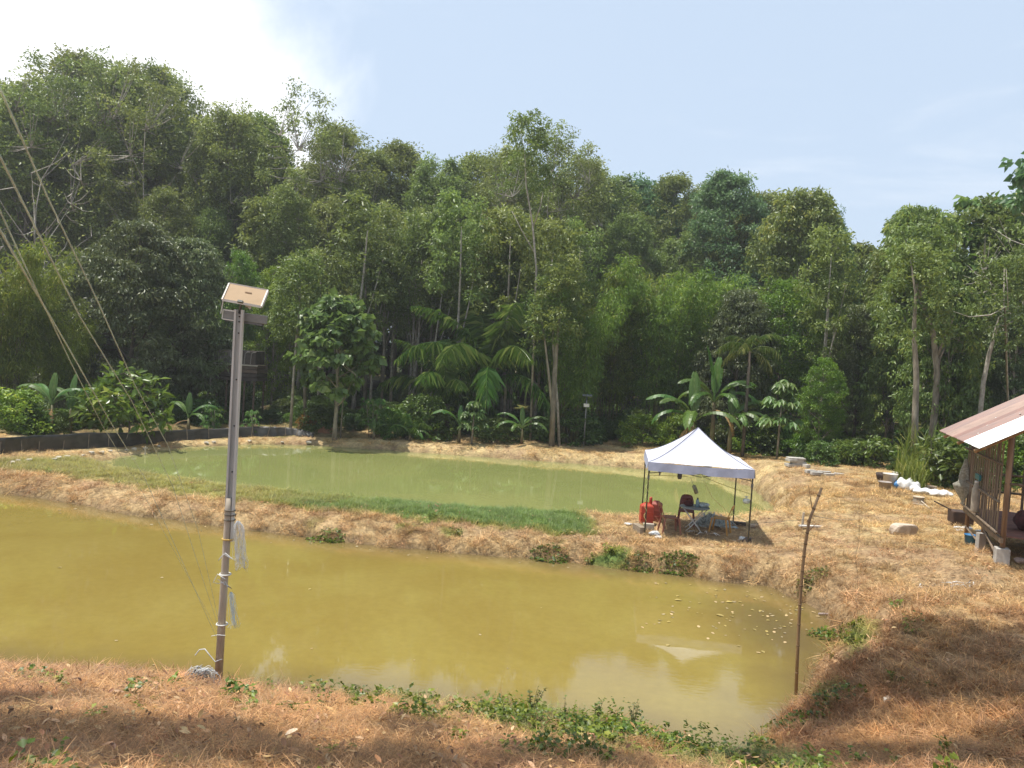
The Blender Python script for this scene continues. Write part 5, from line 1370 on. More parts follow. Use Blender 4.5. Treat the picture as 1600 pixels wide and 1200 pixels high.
def chan():
    mb = MB(); c = (chb + cht) / 2; L = (cht - chb).length; d = (cht - chb).normalized(); sd_ = Vector((1, 0, 0)); sd_ = (sd_ - d * sd_.dot(d)).normalized(); fw = d.cross(sd_); m3 = Matrix((sd_, fw, d)).transposed()
    mb.box(c + fw * .025, (.12, .006, L), m3)
    for s_ in (-1, 1):
        mb.box(c + sd_ * s_ * .060, (.006, .055, L), m3); mb.box(c + sd_ * s_ * .0465 - fw * .0275, (.026, .006, L), m3)
    o = mb.build('channel', steel, pole)
    mb2 = MB()
    for k in range(7):
        p = chb.lerp(cht, .993 - k * .022 if k < 3 else (.90 - (k - 3) * .2)) + fw * .016
        MB().tube([p, p - fw * .008], .011, 8).build('bolt_hole', mat('dark_hole', (.03, .025, .02)), o)
    return sd_, fw, m3
csd, cfw, cm3 = chan()
MB().tube([pl_(341, 1066), pl_(349, 930), pl_(357, 800), pl_(358, 778)], [.056, .053, .050, .043], 12).build('lower_pole', oldpole, pole, True)
for k, (px, py) in enumerate(((359.5, 797), (359.5, 804), (359, 812), (356, 842), (352, 897), (347, 975))):
    MB().tube([pl_(px, py) + side * .075 * math.cos(a) + fwd * .075 * math.sin(a) for a in [i * PI / 8 for i in range(17)]], .009 if k < 3 else .012, 5).build('lashing', mat('lashing_yellow', (.55, .36, .10)) if k == 3 else (mat('lashing_dark', (.15, .12, .08)) if k < 3 else wht), pole, True)
# panel: seen from its tan underside
tan = mat('tan_panel_back', (.46, .31, .17), (.40, .265, .14), .6, scale=2); alu = mat('aluminium_frame', (.66, .62, .56), (.55, .52, .47), .45, .2)
TL, TR, BR, BL = at_y(354, 443, YP), at_y(419, 455, YP), at_y(411, 479, YP), at_y(350, 468, YP)
pc = (TL + TR + BR + BL) / 4 - pb
pw = .55; ph = .36
ang = math.atan2((TR - TL).z, (TR - TL).x)
PR = Euler((R(-33), -ang, 0)).to_matrix()   # leans so that its back faces the camera from above the pole
def pq(x, y, z=0): return pc + PR @ Vector((x, z, y))
mb = MB(); mb.box(pq(0, 0), (pw, .018, ph * .80), PR); panel = mb.build('solar_panel', tan, pole)
for a, b2 in (((-pw / 2, -ph * .4), (pw / 2, -ph * .4)), ((-pw / 2, ph * .4), (pw / 2, ph * .4)), ((-pw / 2, -ph * .4), (-pw / 2, ph * .4)), ((pw / 2, -ph * .4), (pw / 2, ph * .4))):
    MB().bar(pq(*a), pq(*b2), .022, .034).build('frame', alu, panel)
MB().box(pq(-.02, -.14, -.03), (.07, .035, .03), PR).build('junction_box', dgrey, panel)
MB().box(pq(.03, .045, -.014), (.09, .006, .016), PR).build('sticker', mat('faded_print', (.30, .20, .12)), panel)
MB().tube([cht + Vector((0, 0, -.02)), pq(0, -.12, -.02)], .018, 6).build('bracket', dgrey, pole)
MB().bar(pl_(349, 468), pl_(345, 490), .012, .012).build('side_stay', alu, pole)
# lamp head behind the pole top
lc = pl_(379, 495, 0, .12)
LM = Matrix((side, fwd, up_)).transposed() @ Euler((0, R(4), 0)).to_matrix()
lamp = MB().box(lc, (.60, .10, .12), LM).build('lamp_housing', mat('grey_housing', (.24, .24, .23), (.18, .18, .17), .5), pole, bevel=.01)
MB().box(lc + LM @ Vector((0, 0, -.075)), (.52, .09, .03), LM).build('lens', mat('lens_grey', (.12, .12, .11), (.1, .1, .1), .2), lamp)
for (dx, dz) in ((-.22, .065), (-.21, -.068)): MB().box(lc + LM @ Vector((dx, -.055, dz)), (.17, .012, .014), LM).build('rim', wht, lamp)
MB().box(lc + LM @ Vector((-.306, -.055, 0)), (.012, .012, .14), LM).build('rim', wht, lamp)
MB().bar(pl_(374, 488), pl_(374, 495, 0, .12), .03, .02).build('lamp_bracket', dgrey, pole)
o = MB().sheet(lambda u, v: pl_(388, 478) + pb + Vector(((u - .5) * .08, 0, (v - .5) * .06 + .02 * math.sin(u * 6))), 4, 3, .002).build('pale_rag', wht, None); tag(o, 'tiny pale rag caught under the solar panel', 'rag')
# bundles of plastic twine on the pole
film = mat('twine_film', (.95, .96, .96), (.85, .87, .88), .22, scale=20, alpha=.8, spec=.8)
filmw = mat('twine_white', (.80, .80, .78), (.6, .6, .6), .35, alpha=.9)
def skein(px0, py0, px1, py1, w, n, label, m, seed, rr=.0021, loop=True):
    a, b2 = at_y(px0, py0, YP - .09), at_y(px1, py1, YP - .11); o = thing('twine_bundle', label, 'twine', a); r_ = random.Random(seed); v = b2 - a
    mb = MB()
    for k in range(n):
        s_ = r_.uniform(-1, 1); s2_ = s_ + r_.uniform(-.5, .5); l = r_.uniform(.75, 1.03); y0 = r_.uniform(-.04, .04)
        pts = []
        for i in range(11):
            u = i / 10; wv = math.sin(min(1, u * 4.5 + .12) * PI / 2) ; pts.append(v * u * l + Vector(((s_ * (1 - u) + s2_ * u) * w * wv + .008 * math.sin(u * 17 + k), y0 * wv, 0)))
        if loop:
            e = pts[-1]; pts.append(e + Vector((r_.uniform(-.03, .03), 0, -.012))); pts.append(e + Vector((r_.uniform(-.05, .05), .01, .03)))
        mb.tube(pts, rr, 3, False)
    mb.build('strands', m, o, True); return o
skein(372, 814, 377, 890, .085, 46, 'shining clear plastic twine bundle hanging highest on the right of the pole', film, 1)
skein(361, 925, 366, 980, .05, 24, 'bluish plastic twine bundle hanging in the middle of the pole on the right', mat('twine_blue', (.70, .82, .88), (.6, .72, .78), .25, alpha=.8), 2)
def tangle(px, py, label, m, seed):
    a = at_y(px, py, YP - .62); gz_ = H1(a.x, a.y) - a.z; o = thing('twine_bundle', label, 'twine', a); r_ = random.Random(seed); mb = MB()
    for k in range(46):
        h = r_.uniform(.15, .62); w = r_.uniform(.02, .15); x0 = r_.uniform(-.10, .10); ph = r_.random() * 6.28; tl = r_.uniform(-.5, .5)
        pts = []
        for i in range(13):
            q = ph + i / 12 * r_.uniform(3.5, 6.2); zz = -.32 - h * .25 + math.sin(q) * h * .42
            pts.append(Vector((x0 + math.cos(q) * w + tl * (zz + .3) * .4 + r_.uniform(-.012, .012), math.sin(q * 1.3) * .06, max(gz_ + .02, zz))))
        mb.tube(pts, .0042, 3, False)
    mb.build('strands', m, o, True)
tangle(317, 1016, 'white tangled twine bundle lying at the foot of the pole on the left', filmw, 3)
def curl(pts, label, m, r_=.005):
    P = [at_y(a, b2, YP - .09) for a, b2 in pts]; g = P[0].copy(); o = MB().tube([p - g for p in P], r_, 5, False).build('twine', m, None, True, loc=g); tag(o, label, 'twine')
curl([(362, 873), (350, 866), (341, 876), (346, 869), (352, 864), (364, 874)], 'white twine knot tied round the pole below the top bundle', filmw)
curl([(352, 905), (340, 897), (333, 910), (341, 912), (352, 909), (356, 918)], 'curved loose end of white twine in the middle of the pole', filmw)
curl([(345, 910), (360, 918), (352, 912), (362, 920), (340, 905)], 'short crossed white twine ends just above the blue bundle', filmw)
curl([(347, 1030), (336, 1034), (327, 1023), (320, 1014), (312, 1015), (305, 1024)], 'bent white twine end sticking up from the lowest bundle', filmw, .008)
curl([(352, 993), (340, 992), (330, 994)], 'single white twine end sticking out to the left low on the pole', filmw)
# long translucent strings running from overhead at the left down to the pole
strg = mat('clear_string', (.62, .70, .62), (.48, .56, .48), .25, scale=30, alpha=.5, spec=.8)
def string(pts, label, w=.012):
    P = []
    w *= .5
    for (px, py, Yd) in pts: P.append(at_y(px, py, Yd))
    Q = []
    for i in range(len(P) - 1):
        for k in range(6): Q.append(P[i].lerp(P[i + 1], k / 6))
    Q.append(P[-1]); g = Q[0].copy()
    rs_ = [w * (1 - .55 * i / len(Q)) for i in range(len(Q))]
    o = MB().tube([q - g for q in Q], rs_, 5, False).build('plastic_string', strg, None, True, loc=g); tag(o, label, 'string', 'clear plastic strings slanting down to the pole')
string([(-60, 20, 3.0), (5, 150, 3.3), (75, 310, 3.9), (150, 465, 4.8), (210, 600, 6.2), (262, 695, 8.0), (310, 830, 9.6), (345, 985, 10.6)], 'uppermost of the clear plastic strings slanting across the left of the view', .012)
string([(-60, 150, 3.0), (0, 245, 3.3), (60, 365, 3.9), (125, 495, 4.8), (205, 625, 6.2), (270, 760, 8.2), (343, 985, 10.6)], 'second highest clear plastic string, dull yellow where it crosses the fruit tree', .013)
string([(-60, 240, 3.0), (0, 330, 3.3), (60, 460, 3.9), (110, 565, 4.8), (160, 665, 6.2), (215, 755, 8.2), (342, 990, 10.6)], 'third clear plastic string, crossing the lowest one above the black barrier', .009)
string([(-60, 260, 3.0), (0, 360, 3.3), (55, 455, 3.9), (105, 540, 4.8), (170, 655, 6.2), (225, 745, 8.2), (340, 1000, 10.6)], 'lowest of the clear plastic strings slanting across the left of the view', .014)

# ------------------------------------------------------------------ black plastic barrier
def barrier():
    pts = [(-90, 722), (0, 711), (60, 706), (140, 701), (200, 698), (260, 691), (330, 686), (400, 682), (450, 682), (488, 684)]
    Gp = [at_y(a, b2, 30) for a, b2 in pts]; Gp = [G(a, b2) for a, b2 in pts]
    Gp = [Vector((p.x, p.y + .25, H1(p.x, p.y))) for p in Gp]; g = Gp[1]
    o = thing('plastic_barrier', 'long low black plastic sheet barrier behind the far pond at the left', 'barrier', g)
    pm = mat('black_sheet', (.028, .026, .022), (.055, .05, .042), .45, scale=1.5, stretch=(1, 1, 3), bump=.4)
    n = 90
    def at(u):
        q = min(len(Gp) - 1.0001, u * (len(Gp) - 1)); i = int(q); return Gp[i].lerp(Gp[i + 1], q - i)
    hts = [.66, .66, .68, .70, .64, .60, .55, .56, .50, .30]
    def f(u, v):
        p = at(u) - g; hh = np.interp(u * 9, range(10), hts); k = u * 60
        lean = .10 * math.sin(k * .7) + .05 * math.sin(k * 2.3) + (.18 * v if u > .85 else 0)
        return p + Vector((.03 * math.sin(k * 1.9 + v * 2), -.12 * (1 - v) + lean * v * .6 + .03 * math.sin(k * 3.1 + v * 4), -.06 + hh * v - .02 * abs(math.sin(k * .5)) * v))
    MB().sheet(f, n * 2, 6, .006).build('sheet', pm, o, True)
    for k in range(17):
        p = at(.05 + k * .055) - g; l = random.uniform(-.12, .12)
        MB().tube([p + Vector((l, -.16, -.1)), p + Vector((-l * .3, -.05, .60))], .014, 5).build('stake', mat('stake_wood', (.30, .24, .17), (.18, .14, .1)), o)
    return Gp
Gb = barrier()
spm = [rock_mesh('pale_stone', stone_p, 40 + i, .16, .12, .10) for i in range(4)]
for k, (px, py) in enumerate([(28, 717), (45, 717), (20, 720), (85, 715), (92, 713), (104, 711), (130, 709), (143, 705), (158, 704), (172, 702), (198, 700), (210, 699), (227, 698), (248, 694), (322, 689), (334, 688), (441, 688), (483, 688), (390, 686)]):
    o = link('barrier_stone', spm[k % 4], None, G(px, py + 4, .03), (0, 0, k * 1.3), .6 + .5 * ((k * 37 % 10) / 10)); tag(o, 'pale stone lying at the foot of the black plastic barrier', 'stone', 'pale stones along the barrier')
o = MB().tube([(0, 0, -.2), (.02, 0, .5)], .03, 6).build('pond_stake', oldpole, None, loc=G(226, 716)); tag(o, 'short brown stake standing in the edge of the far pond at the left', 'stake')
# ------------------------------------------------------------------ raised hut behind the pole
def hut():
    Yd = 43.0; c = at_y(376, 600, Yd); z = H1(c.x, Yd); o = thing('raised_hut', 'small dark raised wooden hut behind the solar light pole', 'hut', (c.x, Yd, z), -.05)
    zt = at_y(376, 548, Yd).z - z; zf = at_y(376, 569, Yd).z - z; zb = at_y(376, 594, Yd).z - z
    dk = mat('dark_boards', (.07, .055, .045), (.04, .03, .025), .85, scale=4, bump=.3); br = mat('brown_boards', (.13, .09, .065), (.08, .055, .04), .85, scale=4, bump=.3); gr = mat('grey_panel', (.15, .13, .125), (.10, .09, .085), .6)
    for i in range(4): MB().box((0, 0, zb + (zf - zb) * (i + .5) / 4), (2.4, 1.6 + .03 * (i % 2), (zf - zb) / 4 - .03)).build('plank', br if i > 1 else dk, o)
    MB().bar((-1.25, -.85, zf), (1.25, -.85, zf - .02), .08, .06).build('ledge', mat('pale_ledge', (.42, .38, .32)), o)
    for sx in (-1, 1): MB().box((sx * .56, -.1, (zf + zt) / 2 + .03), (1.06, 1.3, zt - zf)).build('cage', gr if sx < 0 else dk, o, bevel=.02)
    for sx in (-.9, -.35, .45, .8):
        MB().tube([(sx, -.76, zf + .05), (sx + .04, -.77, zt - .12), (sx + .16, -.76, zt - .03), (sx + .3, -.76, zt - .03)], .016, 5).build('hoop', mat('grey_hoop', (.36, .34, .32)), o)
    for sx in (-1.05, -.5, .5, 1.05):
        for sy in (-.7, .7): MB().tube([(sx, sy, -.1), (sx, sy, zb)], .06, 6).build('post', br, o)
    MB().tube([(-1.25, -.3, zb), (-1.7, -.8, zb - 1.2), (-2.1, -1, 0)], .05, 6).build('ramp_pole', bark_white, o)
hut()
# ------------------------------------------------------------------ far solar lamp
def farlamp():
    g = on_z(912, 697, .42); g.z = H1(g.x, g.y); o = thing('far_solar_lamp', 'small solar lamp on a thin grey pole at the forest edge behind the tent', 'street light', g, 0)
    h = at_y(917, 618, g.y).z - g.z
    MB().tube([(0, 0, -.1), (.0, 0, h)], [.035, .028], 7).build('pole', mat('pole_grey', (.32, .31, .29)), o, True)
    MB().box((.02, 0, h + .02), (.50, .35, .03), (R(12), 0, 0)).build('solar_panel', mat('dark_panel', (.30, .32, .33)), o)
    MB().box((.0, -.08, h - .52), (.30, .09, .18)).build('lamp_housing', wht, o, bevel=.01)
    MB().tube([(0, 0, h), (.0, -.05, h - .25)], .02, 5).build('bracket', dgrey, o)
farlamp()
# ------------------------------------------------------------------ bamboo pole, stake, white board
bam = mat('dry_bamboo', (.36, .22, .11), (.24, .14, .07), .55, scale=3, stretch=(4, 4, .4), bump=.15)
def bpole():
    Yd = 11.9; b0 = at_y(1244, 1092, Yd); pts_px = [(1244, 1092), (1247, 1000), (1251, 920), (1257, 860), (1264, 815), (1284, 762)]
    o = thing('bamboo_pole', 'thin upright bamboo pole stuck in the corner of the near pond', 'pole', (b0.x, b0.y, H1(b0.x, b0.y)))
    g = Vector(o.location); P = [at_y(a, c, Yd) - g for a, c in pts_px]; P[0].z = -.15
    MB().tube(P, [.026, .026, .025, .024, .023, .020], 9).build('culm', bam, o, True)
    for i in range(13):
        q = (i + .4) / 13 * 5; k = int(min(4, q)); p = P[k].lerp(P[k + 1], q - k); d = (P[k + 1] - P[k]).normalized()
        MB().tube([p - d * .012, p, p + d * .012], [.025, .031, .025], 9, True).build('node', mat('bamboo_node', (.22, .13, .065)), o, True)
    for (a, c) in (((1270, 800), (1263, 758)), ((1262, 832), (1275, 818)), ((1252, 905), (1262, 902)), ((1251, 910), (1244, 930))):
        MB().tube([at_y(*a, Yd) - g, at_y(*c, Yd) - g], [.009, .004], 5).build('side_twig', bam, o)
    return at_y(1271, 806, Yd)
bt = bpole()
rope('tan_string', 'thin tan string from the top of the bamboo pole to the dry bank', [bt, G(1345, 812, .03)], .007, mat('tan_string', (.55, .42, .26)), .05)
rope('tan_string', 'loose tan string lying along the ground past the boulder', [G(1345, 812, .03), G(1366, 805, .03), G(1380, 822, .02)], .007, mat('tan_string', (1, 1, 1)))
o = MB().tube([(0, 0, -.15), (.02, 0, .42)], [.035, .03], 6).build('wooden_stake', oldpole, None, loc=G(1253, 824)); tag(o, 'short brown wooden stake at the right corner of the far pond', 'stake')
o = MB().box((0, 0, .03), (.72, .12, .04)).build('white_board', wht, None, loc=G(1268, 825, .02), rot=(0, 0, .12)); tag(o, 'narrow white board lying right of the short wooden stake', 'board')
o = MB().tube([(0, 0, 0), (.55, .02, .01)], .022, 7).build('plastic_pipe', mat('pinkish_pipe', (.48, .38, .34)), None, loc=at_y(1279, 959, on_z(1279, 959, .04).y), rot=(0, 0, .05)); tag(o, 'short pale pipe sticking out of the bank into the near pond', 'pipe')
o = MB().tube([(0, 0, 0), (.35, .05, .0)], .016, 7).build('plastic_pipe', mat('pinkish_pipe', (1, 1, 1)), None, loc=at_y(1293, 955, on_z(1293, 955, .05).y) + Vector((0, .15, 0)), rot=(0, 0, .05)); tag(o, 'shorter pipe end lying behind the pipe that sticks into the pond', 'pipe')
hose = [G(px, py, .015) for px, py in ((1395, 850), (1430, 849), (1460, 853), (1490, 856), (1520, 862), (1550, 870), (1572, 876))]
rope('dark_hose', 'thin dark hose lying on the grass between the boulder and the shed', hose, .014, mat('dark_hose', (.10, .075, .05)), cat='hose')
# ------------------------------------------------------------------ bricks, slabs, buckets, sacks
conc = mat('concrete_slab', (.50, .47, .42), (.36, .33, .29), .9, scale=4, bump=.4)
def stack(px, py, items, label, name='slab_stack', cat='stack of slabs'):
    g = G(px, py)
    for k, (dx, dy, z, w, d, h, a, lb) in enumerate(items):
        o = MB().box((0, 0, h / 2), (w, d, h)).build('concrete_slab', conc, None, loc=(g.x + dx, g.y + dy, g.z + z), rot=(0, 0, a), bevel=.008); tag(o, lb, 'slab', 'concrete slabs at the right bank')
stack(1243, 729, [(-.10, 0, .0, .62, .42, .12, .1, 'lowest slab of the stack beside the papaya'), (.12, .03, .122, .6, .4, .1, -.1, 'second slab from the bottom of the stack beside the papaya'), (-.06, .0, .224, .66, .42, .09, .15, 'third slab from the bottom of the stack beside the papaya'), (.0, .02, .316, .72, .44, .07, -.05, 'top white slab of the stack beside the papaya'), (.34, -.30, .0, .2, .3, .16, .3, 'dark edged brick leaning at the right front of the slab stack')], '')
stack(1283, 742, [(-.22, -.1, 0, .46, .2, .12, .05, 'front left slab of the loose slabs right of the stack'), (.25, -.16, 0, .4, .2, .10, -.1, 'front right slab of the loose slabs right of the stack'), (-.32, .25, .02, .42, .22, .12, .1, 'back left slab of the loose slabs right of the stack'), (.2, .22, .02, .5, .2, .11, .0, 'back middle slab of the loose slabs right of the stack'), (.75, .1, .0, .36, .2, .1, -.3, 'rightmost of the loose slabs near the green bush')], '')
def bucket(px, py, r0, h, m, label, fill=None, handle=True, name='bucket'):
    o = thing(name, label, 'bucket', G(px, py)); n = 18
    MB().lathe([(r0 * .82, 0), (r0, h), (r0 * 1.06, h), (r0 * 1.06, h - .02), (r0 * 1.0, h - .02), (r0 * .97, h - .015), (r0 * .80, .02)], n).build('shell', m, o, True)
    if handle: MB().tube([(r0 * math.cos(a) * 1.04, -.01, h - .02 - abs(math.sin(a)) * h * .35) for a in [i * PI / 8 for i in range(9)]], .006, 4).build('handle', dgrey, o)
    if fill: MB().lathe([(r0 * .96, h - .05), (.0, h - .045)], n).build('contents', fill, o)
    return o
bucket(1382, 764, .21, .26, mat('grey_bucket', (.36, .31, .28), (.28, .24, .21), .6), 'low grey brown bucket in front at the left of the bucket pile')
bucket(1390, 760, .24, .46, mat('offwhite_bucket', (.68, .64, .58), (.58, .54, .48), .5), 'tall off white bucket behind the low grey one')
bucket(1401, 755, .17, .40, mat('offwhite_bucket', (1, 1, 1)), 'narrow white bucket right behind the blue bag')
blue = mat('blue_plastic', (.05, .20, .42), (.04, .15, .34), .4)
o = thing('blue_bag', 'bright blue plastic bag between the buckets and the white sacks', 'bag', G(1404, 764)); bagm(o, blue, .17, 3, False); o.scale = (1, .8, 1.1)
o = thing('dark_basket', 'dark brown basket lying behind the buckets', 'basket', G(1380, 752), .3)
MB().lathe([(.2, 0), (.26, .22), (.27, .30), (.23, .30), (.18, .05)], 16).build('basket_body', mat('dark_cane', (.09, .06, .05), (.05, .035, .03), .9), o, True)
def sack(px, py, s, rz, label, m, seed):
    o = thing('white_sack', label, 'sack', G(px, py, .0), rz)
    def f(u, v):
        a = u * 2 * PI; x = (v - .5) * 2 * s[0]; e = max(.0, 1 - abs(v - .5) ** 4 * 14); k = 1 + .13 * math.sin(v * 17 + a * 2 + seed) + .08 * math.sin(a * 5 + seed * 2)
        return Vector((x, math.cos(a) * s[1] * (e ** .5 * .9 + .1) * k, max(.0, s[2] * (.75 + math.sin(a)) * (e ** .5 * .85 + .12) * k * .6)))
    MB().sheet(f, 16, 16).build('sack_body', m, o, True); return o
sackm = mat('white_sack', (.78, .77, .74), (.62, .61, .58), .6, bump=.4, scale=6)
sack(1417, 765, (.42, .24, .36), -.25, 'bulging bright white sack right of the blue bag', sackm, 1)
sack(1447, 771, (.42, .24, .16), -.3, 'flat white sheet crumpled right of the bulging sack', sackm, 3)
sack(1468, 774, (.40, .26, .18), .05, 'flat white sack nearest to the shed', sackm, 5)
sack(1429, 768, (.22, .12, .2), -1.0, 'narrow white sack end hanging from the bulging sack', sackm, 7)
o = MB().box((0, 0, .05), (.75, .5, .10)).build('grey_sheet_pile', mat('grey_board', (.34, .30, .26), (.24, .20, .17), .8), None, loc=G(1433, 764), rot=(0, 0, -.3), bevel=.01); tag(o, 'grey board under the white sacks', 'board')
o = MB().box((0, 0, .06), (.5, .3, .12)).build('grey_sheet_pile', stone_m, None, loc=G(1451, 764), rot=(0, 0, -.5), bevel=.02); tag(o, 'brown board end behind the flat white sheet', 'board')
o = thing('tree_stump', 'small cut tree stump on the grass between the boulder and the sacks', 'stump', G(1435, 785))
MB().lathe([(.24, -.05), (.17, .06), (.16, .17), (.0, .172)], 12).build('trunk', bark_pale, o); MB().lathe([(.18, .165), (.18, .19), (.0, .192)], 12).build('cut_face', mat('cut_wood', (.58, .46, .32)), o)
for k, (a, b2) in enumerate((((1437, 786), (1452, 795)), ((1425, 788), (1446, 791)))):
    rope('fallen_stick', ('crooked stick leaning from the tree stump to the right', 'straight stick lying before the tree stump')[k], [G(*a, .10 if k == 0 else .03), G(*b2, .02)], .022, oldpole, 0, cat='stick')
# ------------------------------------------------------------------ bamboo shed at the right
def shed():
    gz = 1.22
    A = at_y(1530, 701, 15.6); Bc = at_y(1468, 674, 20.7)
    Bc.z = A.z = (A.z + Bc.z) / 2
    # recompute the corners on one level line
    A = on_up(1530, 701, A.z); Bc = on_up(1468, 674, Bc.z)
    d = (Bc - A); Lr = d.length; d.normalize(); w = Vector((d.y, -d.x, 0))   # w points right (towards +x)
    if w.x < 0: w = -w
    o = thing('bamboo_shed', 'raised bamboo slatted shed under a brown and glare-white metal roof at the right edge', 'shed', (A.x, A.y, gz), 0)
    g = Vector((A.x, A.y, gz)); zA = A.z - gz
    slope = .60
    def rp(s_, t_, dz=0): return d * s_ + w * t_ + Vector((0, 0, zA + t_ * slope + dz))
    brown = mat('brown_roof_sheet', (.20, .078, .050), (.14, .060, .045), .45, .0, scale=2.5, stretch=(1, 1, 1)); lbrown = mat('faded_roof_sheet', (.29, .165, .12), (.22, .125, .09), .5, scale=2.5); whr = mat('glare_white_roof_sheet', (.86, .86, .85), (.80, .80, .80), .35, scale=2)  # white sheets: sun glare on the metal put into their colour
    sheets = [(0, .16, whr), (.16, .335, whr), (.335, .50, brown), (.50, .60, brown), (.60, .80, lbrown), (.80, 1.0, brown)]
    for k, (a, b2, m) in enumerate(sheets):
        n = max(4, int((b2 - a) * Lr / .085))
        def f(u, v, a=a, b2=b2, n=n, k=k):
            s_ = (a + (b2 - a) * u) * Lr; x = (u * n) % 1
            rib = .022 if .25 < (u * n * .5 % 1) < .45 else 0
            return rp(s_, v * 5.2, rib + .006 * (k % 2))
        MB().sheet(f, n * 4, 4, .003).build('roof_sheet', m, o)
    for t_ in (.12, 1.6, 3.2, 4.8): MB().tube([rp(.1, t_, -.06), rp(Lr - .1, t_, -.06)], .035, 7).build('purlin', bam, o, True)
    for s_ in (.55, Lr * .5, Lr - .6): MB().tube([rp(s_, .02, -.12), rp(s_, 5.0, -.12)], .04, 7).build('rafter', bam, o, True)
    scr = mat('screw_head', (.75, .7, .65))
    for k in range(9): 
        p = rp(Lr * (.36 + .3 * ((k * 7 % 5) / 5)), .3 + k * .28, .03); MB().lathe([(.02, 0), (.012, .015)], 6, p).build('screw', scr, o)
    # posts: wall line lies .75 in from the eave
    wall_t = .72; p1s, p2s = .75, .75 + 3.75; flz = .60
    wd = mat('brown_post', (.30, .18, .10), (.19, .11, .06), .8, scale=4, stretch=(4, 4, .4), bump=.3); slatm = mat('bamboo_slat', (.24, .17, .11), (.12, .085, .055), .7, scale=3, stretch=(4, 4, .3), bump=.15, rand=.2)
    def wp(s_, t_, z): return d * s_ + w * (wall_t + t_) + Vector((0, 0, z))
    def zr(t_): return zA + (wall_t + t_) * slope - .14
    def gnd(v): return H1(g.x + v.x, g.y + v.y) - gz
    for (s_, t_, r_) in ((p1s, 0, .055), (p2s, 0, .05), (p1s + 1.9, 0, .04), (p1s, 2.6, .055), (p2s, 2.6, .05)):
        z0 = gnd(wp(s_, t_, 0)); 
        near = (s_ == p1s)
        bz = z0 + (.34 if near else 0)
        MB().tube([wp(s_, t_, bz - (.02 if near else .1)), wp(s_ + .02, t_, (bz + zr(t_)) / 2), wp(s_, t_, zr(t_))], r_, 9, jit=.04).build('post', wd, o, True)
        if near: MB().box(wp(s_, t_, z0 + .13), (.26, .26, .42), Matrix((d, w, Vector((0, 0, 1)))).transposed()).build('concrete_footing', conc, o, bevel=.012)
    z0 = gnd(wp(p1s + 1.5, 0, 0)); MB().box(wp(p1s + 1.55, -.1, z0 + .2), (.16, .14, .5)).build('pier', conc, o)
    # floor frame and boards
    for t_ in (0, 1.3, 2.6): MB().bar(wp(p1s - .15, t_ - .06, flz - .05), wp(p2s + .15, t_ - .06, flz - .05), .07, .10).build('floor_beam', slatm, o)
    for k in range(22):
        s_ = p1s + (p2s - p1s) * (k + .5) / 22; MB().bar(wp(s_, -.02, flz + .02), wp(s_, 2.7, flz + .02), .15, .025).build('floor_board', mat('red_brown_board', (.20, .09, .065), (.14, .06, .045), .7, rand=.15), o)
    # rails
    for z_ in (flz + .10, 1.35, 2.15): MB().tube([wp(p1s - .1, -.15, z_), wp(p2s + .1, -.15, z_)], .03, 7).build('rail', slatm, o, True)
    # diagonal brace under floor
    MB().tube([wp(p1s + .1, -.05, .12), wp(p1s + 1.9, -.06, flz - .02)], .03, 7).build('brace', slatm, o, True)
    MB().tube([wp(p2s - .1, -.05, .15), wp(p1s + 1.7, -.05, .05)], .025, 7).build('brace', slatm, o, True)
    # slats of the left wall
    ns = 16
    for k in range(ns):
        s_ = p1s + (p2s - p1s) * (k + .6) / (ns); j = random.uniform(-.04, .04)
        top_ = zr(0) - (.02 if k % 3 else .2); low = flz + .03
        MB().bar(wp(s_ + j, -.10, low), wp(s_ - j * .5, -.10, top_), .06 + random.uniform(0, .035), .02, (w.x, w.y, 0)).build('slat', slatm, o)
    # far side wall slats (behind) and rear rail
    for k in range(9):
        t_ = .3 + k * .29; MB().bar(wp(p2s, t_, flz + .03), wp(p2s + .02, t_, zr(t_) - .05), .06, .02, (d.x, d.y, 0)).build('slat', slatm, o)
    for z_ in (flz + .5, 1.55): MB().tube([wp(p2s + .03, 0, z_), wp(p2s + .03, 2.6, z_)], .028, 7).build('rail', slatm, o, True)
    for z_ in (1.75,): MB().tube([wp(p1s, -.05, z_), wp(p1s, 2.6, z_)], .03, 7).build('rail', slatm, o, True)
    W_ = lambda s_, t_, z: g + wp(s_, t_, z)
    # things in and on the shed
    q = thing('hanging_net', 'pale fishing net bunched on the left corner of the shed wall', 'net', W_(p2s - .35, -.2, 1.0))
    def f(u, v):
        a = u * 2 * PI; r_ = .03 + .23 * math.sin(PI * min(1, (1 - v) * 1.05)) ** 1.2 * (1 if v < .45 else .45); return Vector((r_ * math.cos(a) * (1 + .2 * math.sin(3 * a)), r_ * .5 * math.sin(a), -.25 + v * 1.15))
    MB().sheet(f, 18, 16).build('net_body', mat('net_pale', (.44, .42, .34), (.28, .26, .20), .8, scale=22, alpha=.85), q, True)
    q = MB().box((0, 0, 0), (.46, .05, .13)).build('teal_tray', mat('teal_plastic', (.02, .17, .19), (.015, .13, .15), .4), None, loc=W_(p1s + 2.0, -.17, 1.62), rot=(0, 0, math.atan2(d.y, d.x)), bevel=.01); tag(q, 'teal plastic tray fixed to the slats of the shed', 'tray')
    q = thing('pale_jug', 'tall pale container hanging right below the teal tray', 'container', W_(p1s + 1.95, -.2, .78)); MB().lathe([(.07, 0), (.085, .03), (.085, .55), (.05, .66), (.04, .72)], 12).build('body', mat('pale_jug', (.46, .40, .32)), q, True); MB().lathe([(.045, .70), (.045, .75), (.0, .752)], 10).build('cap', wht, q, True)
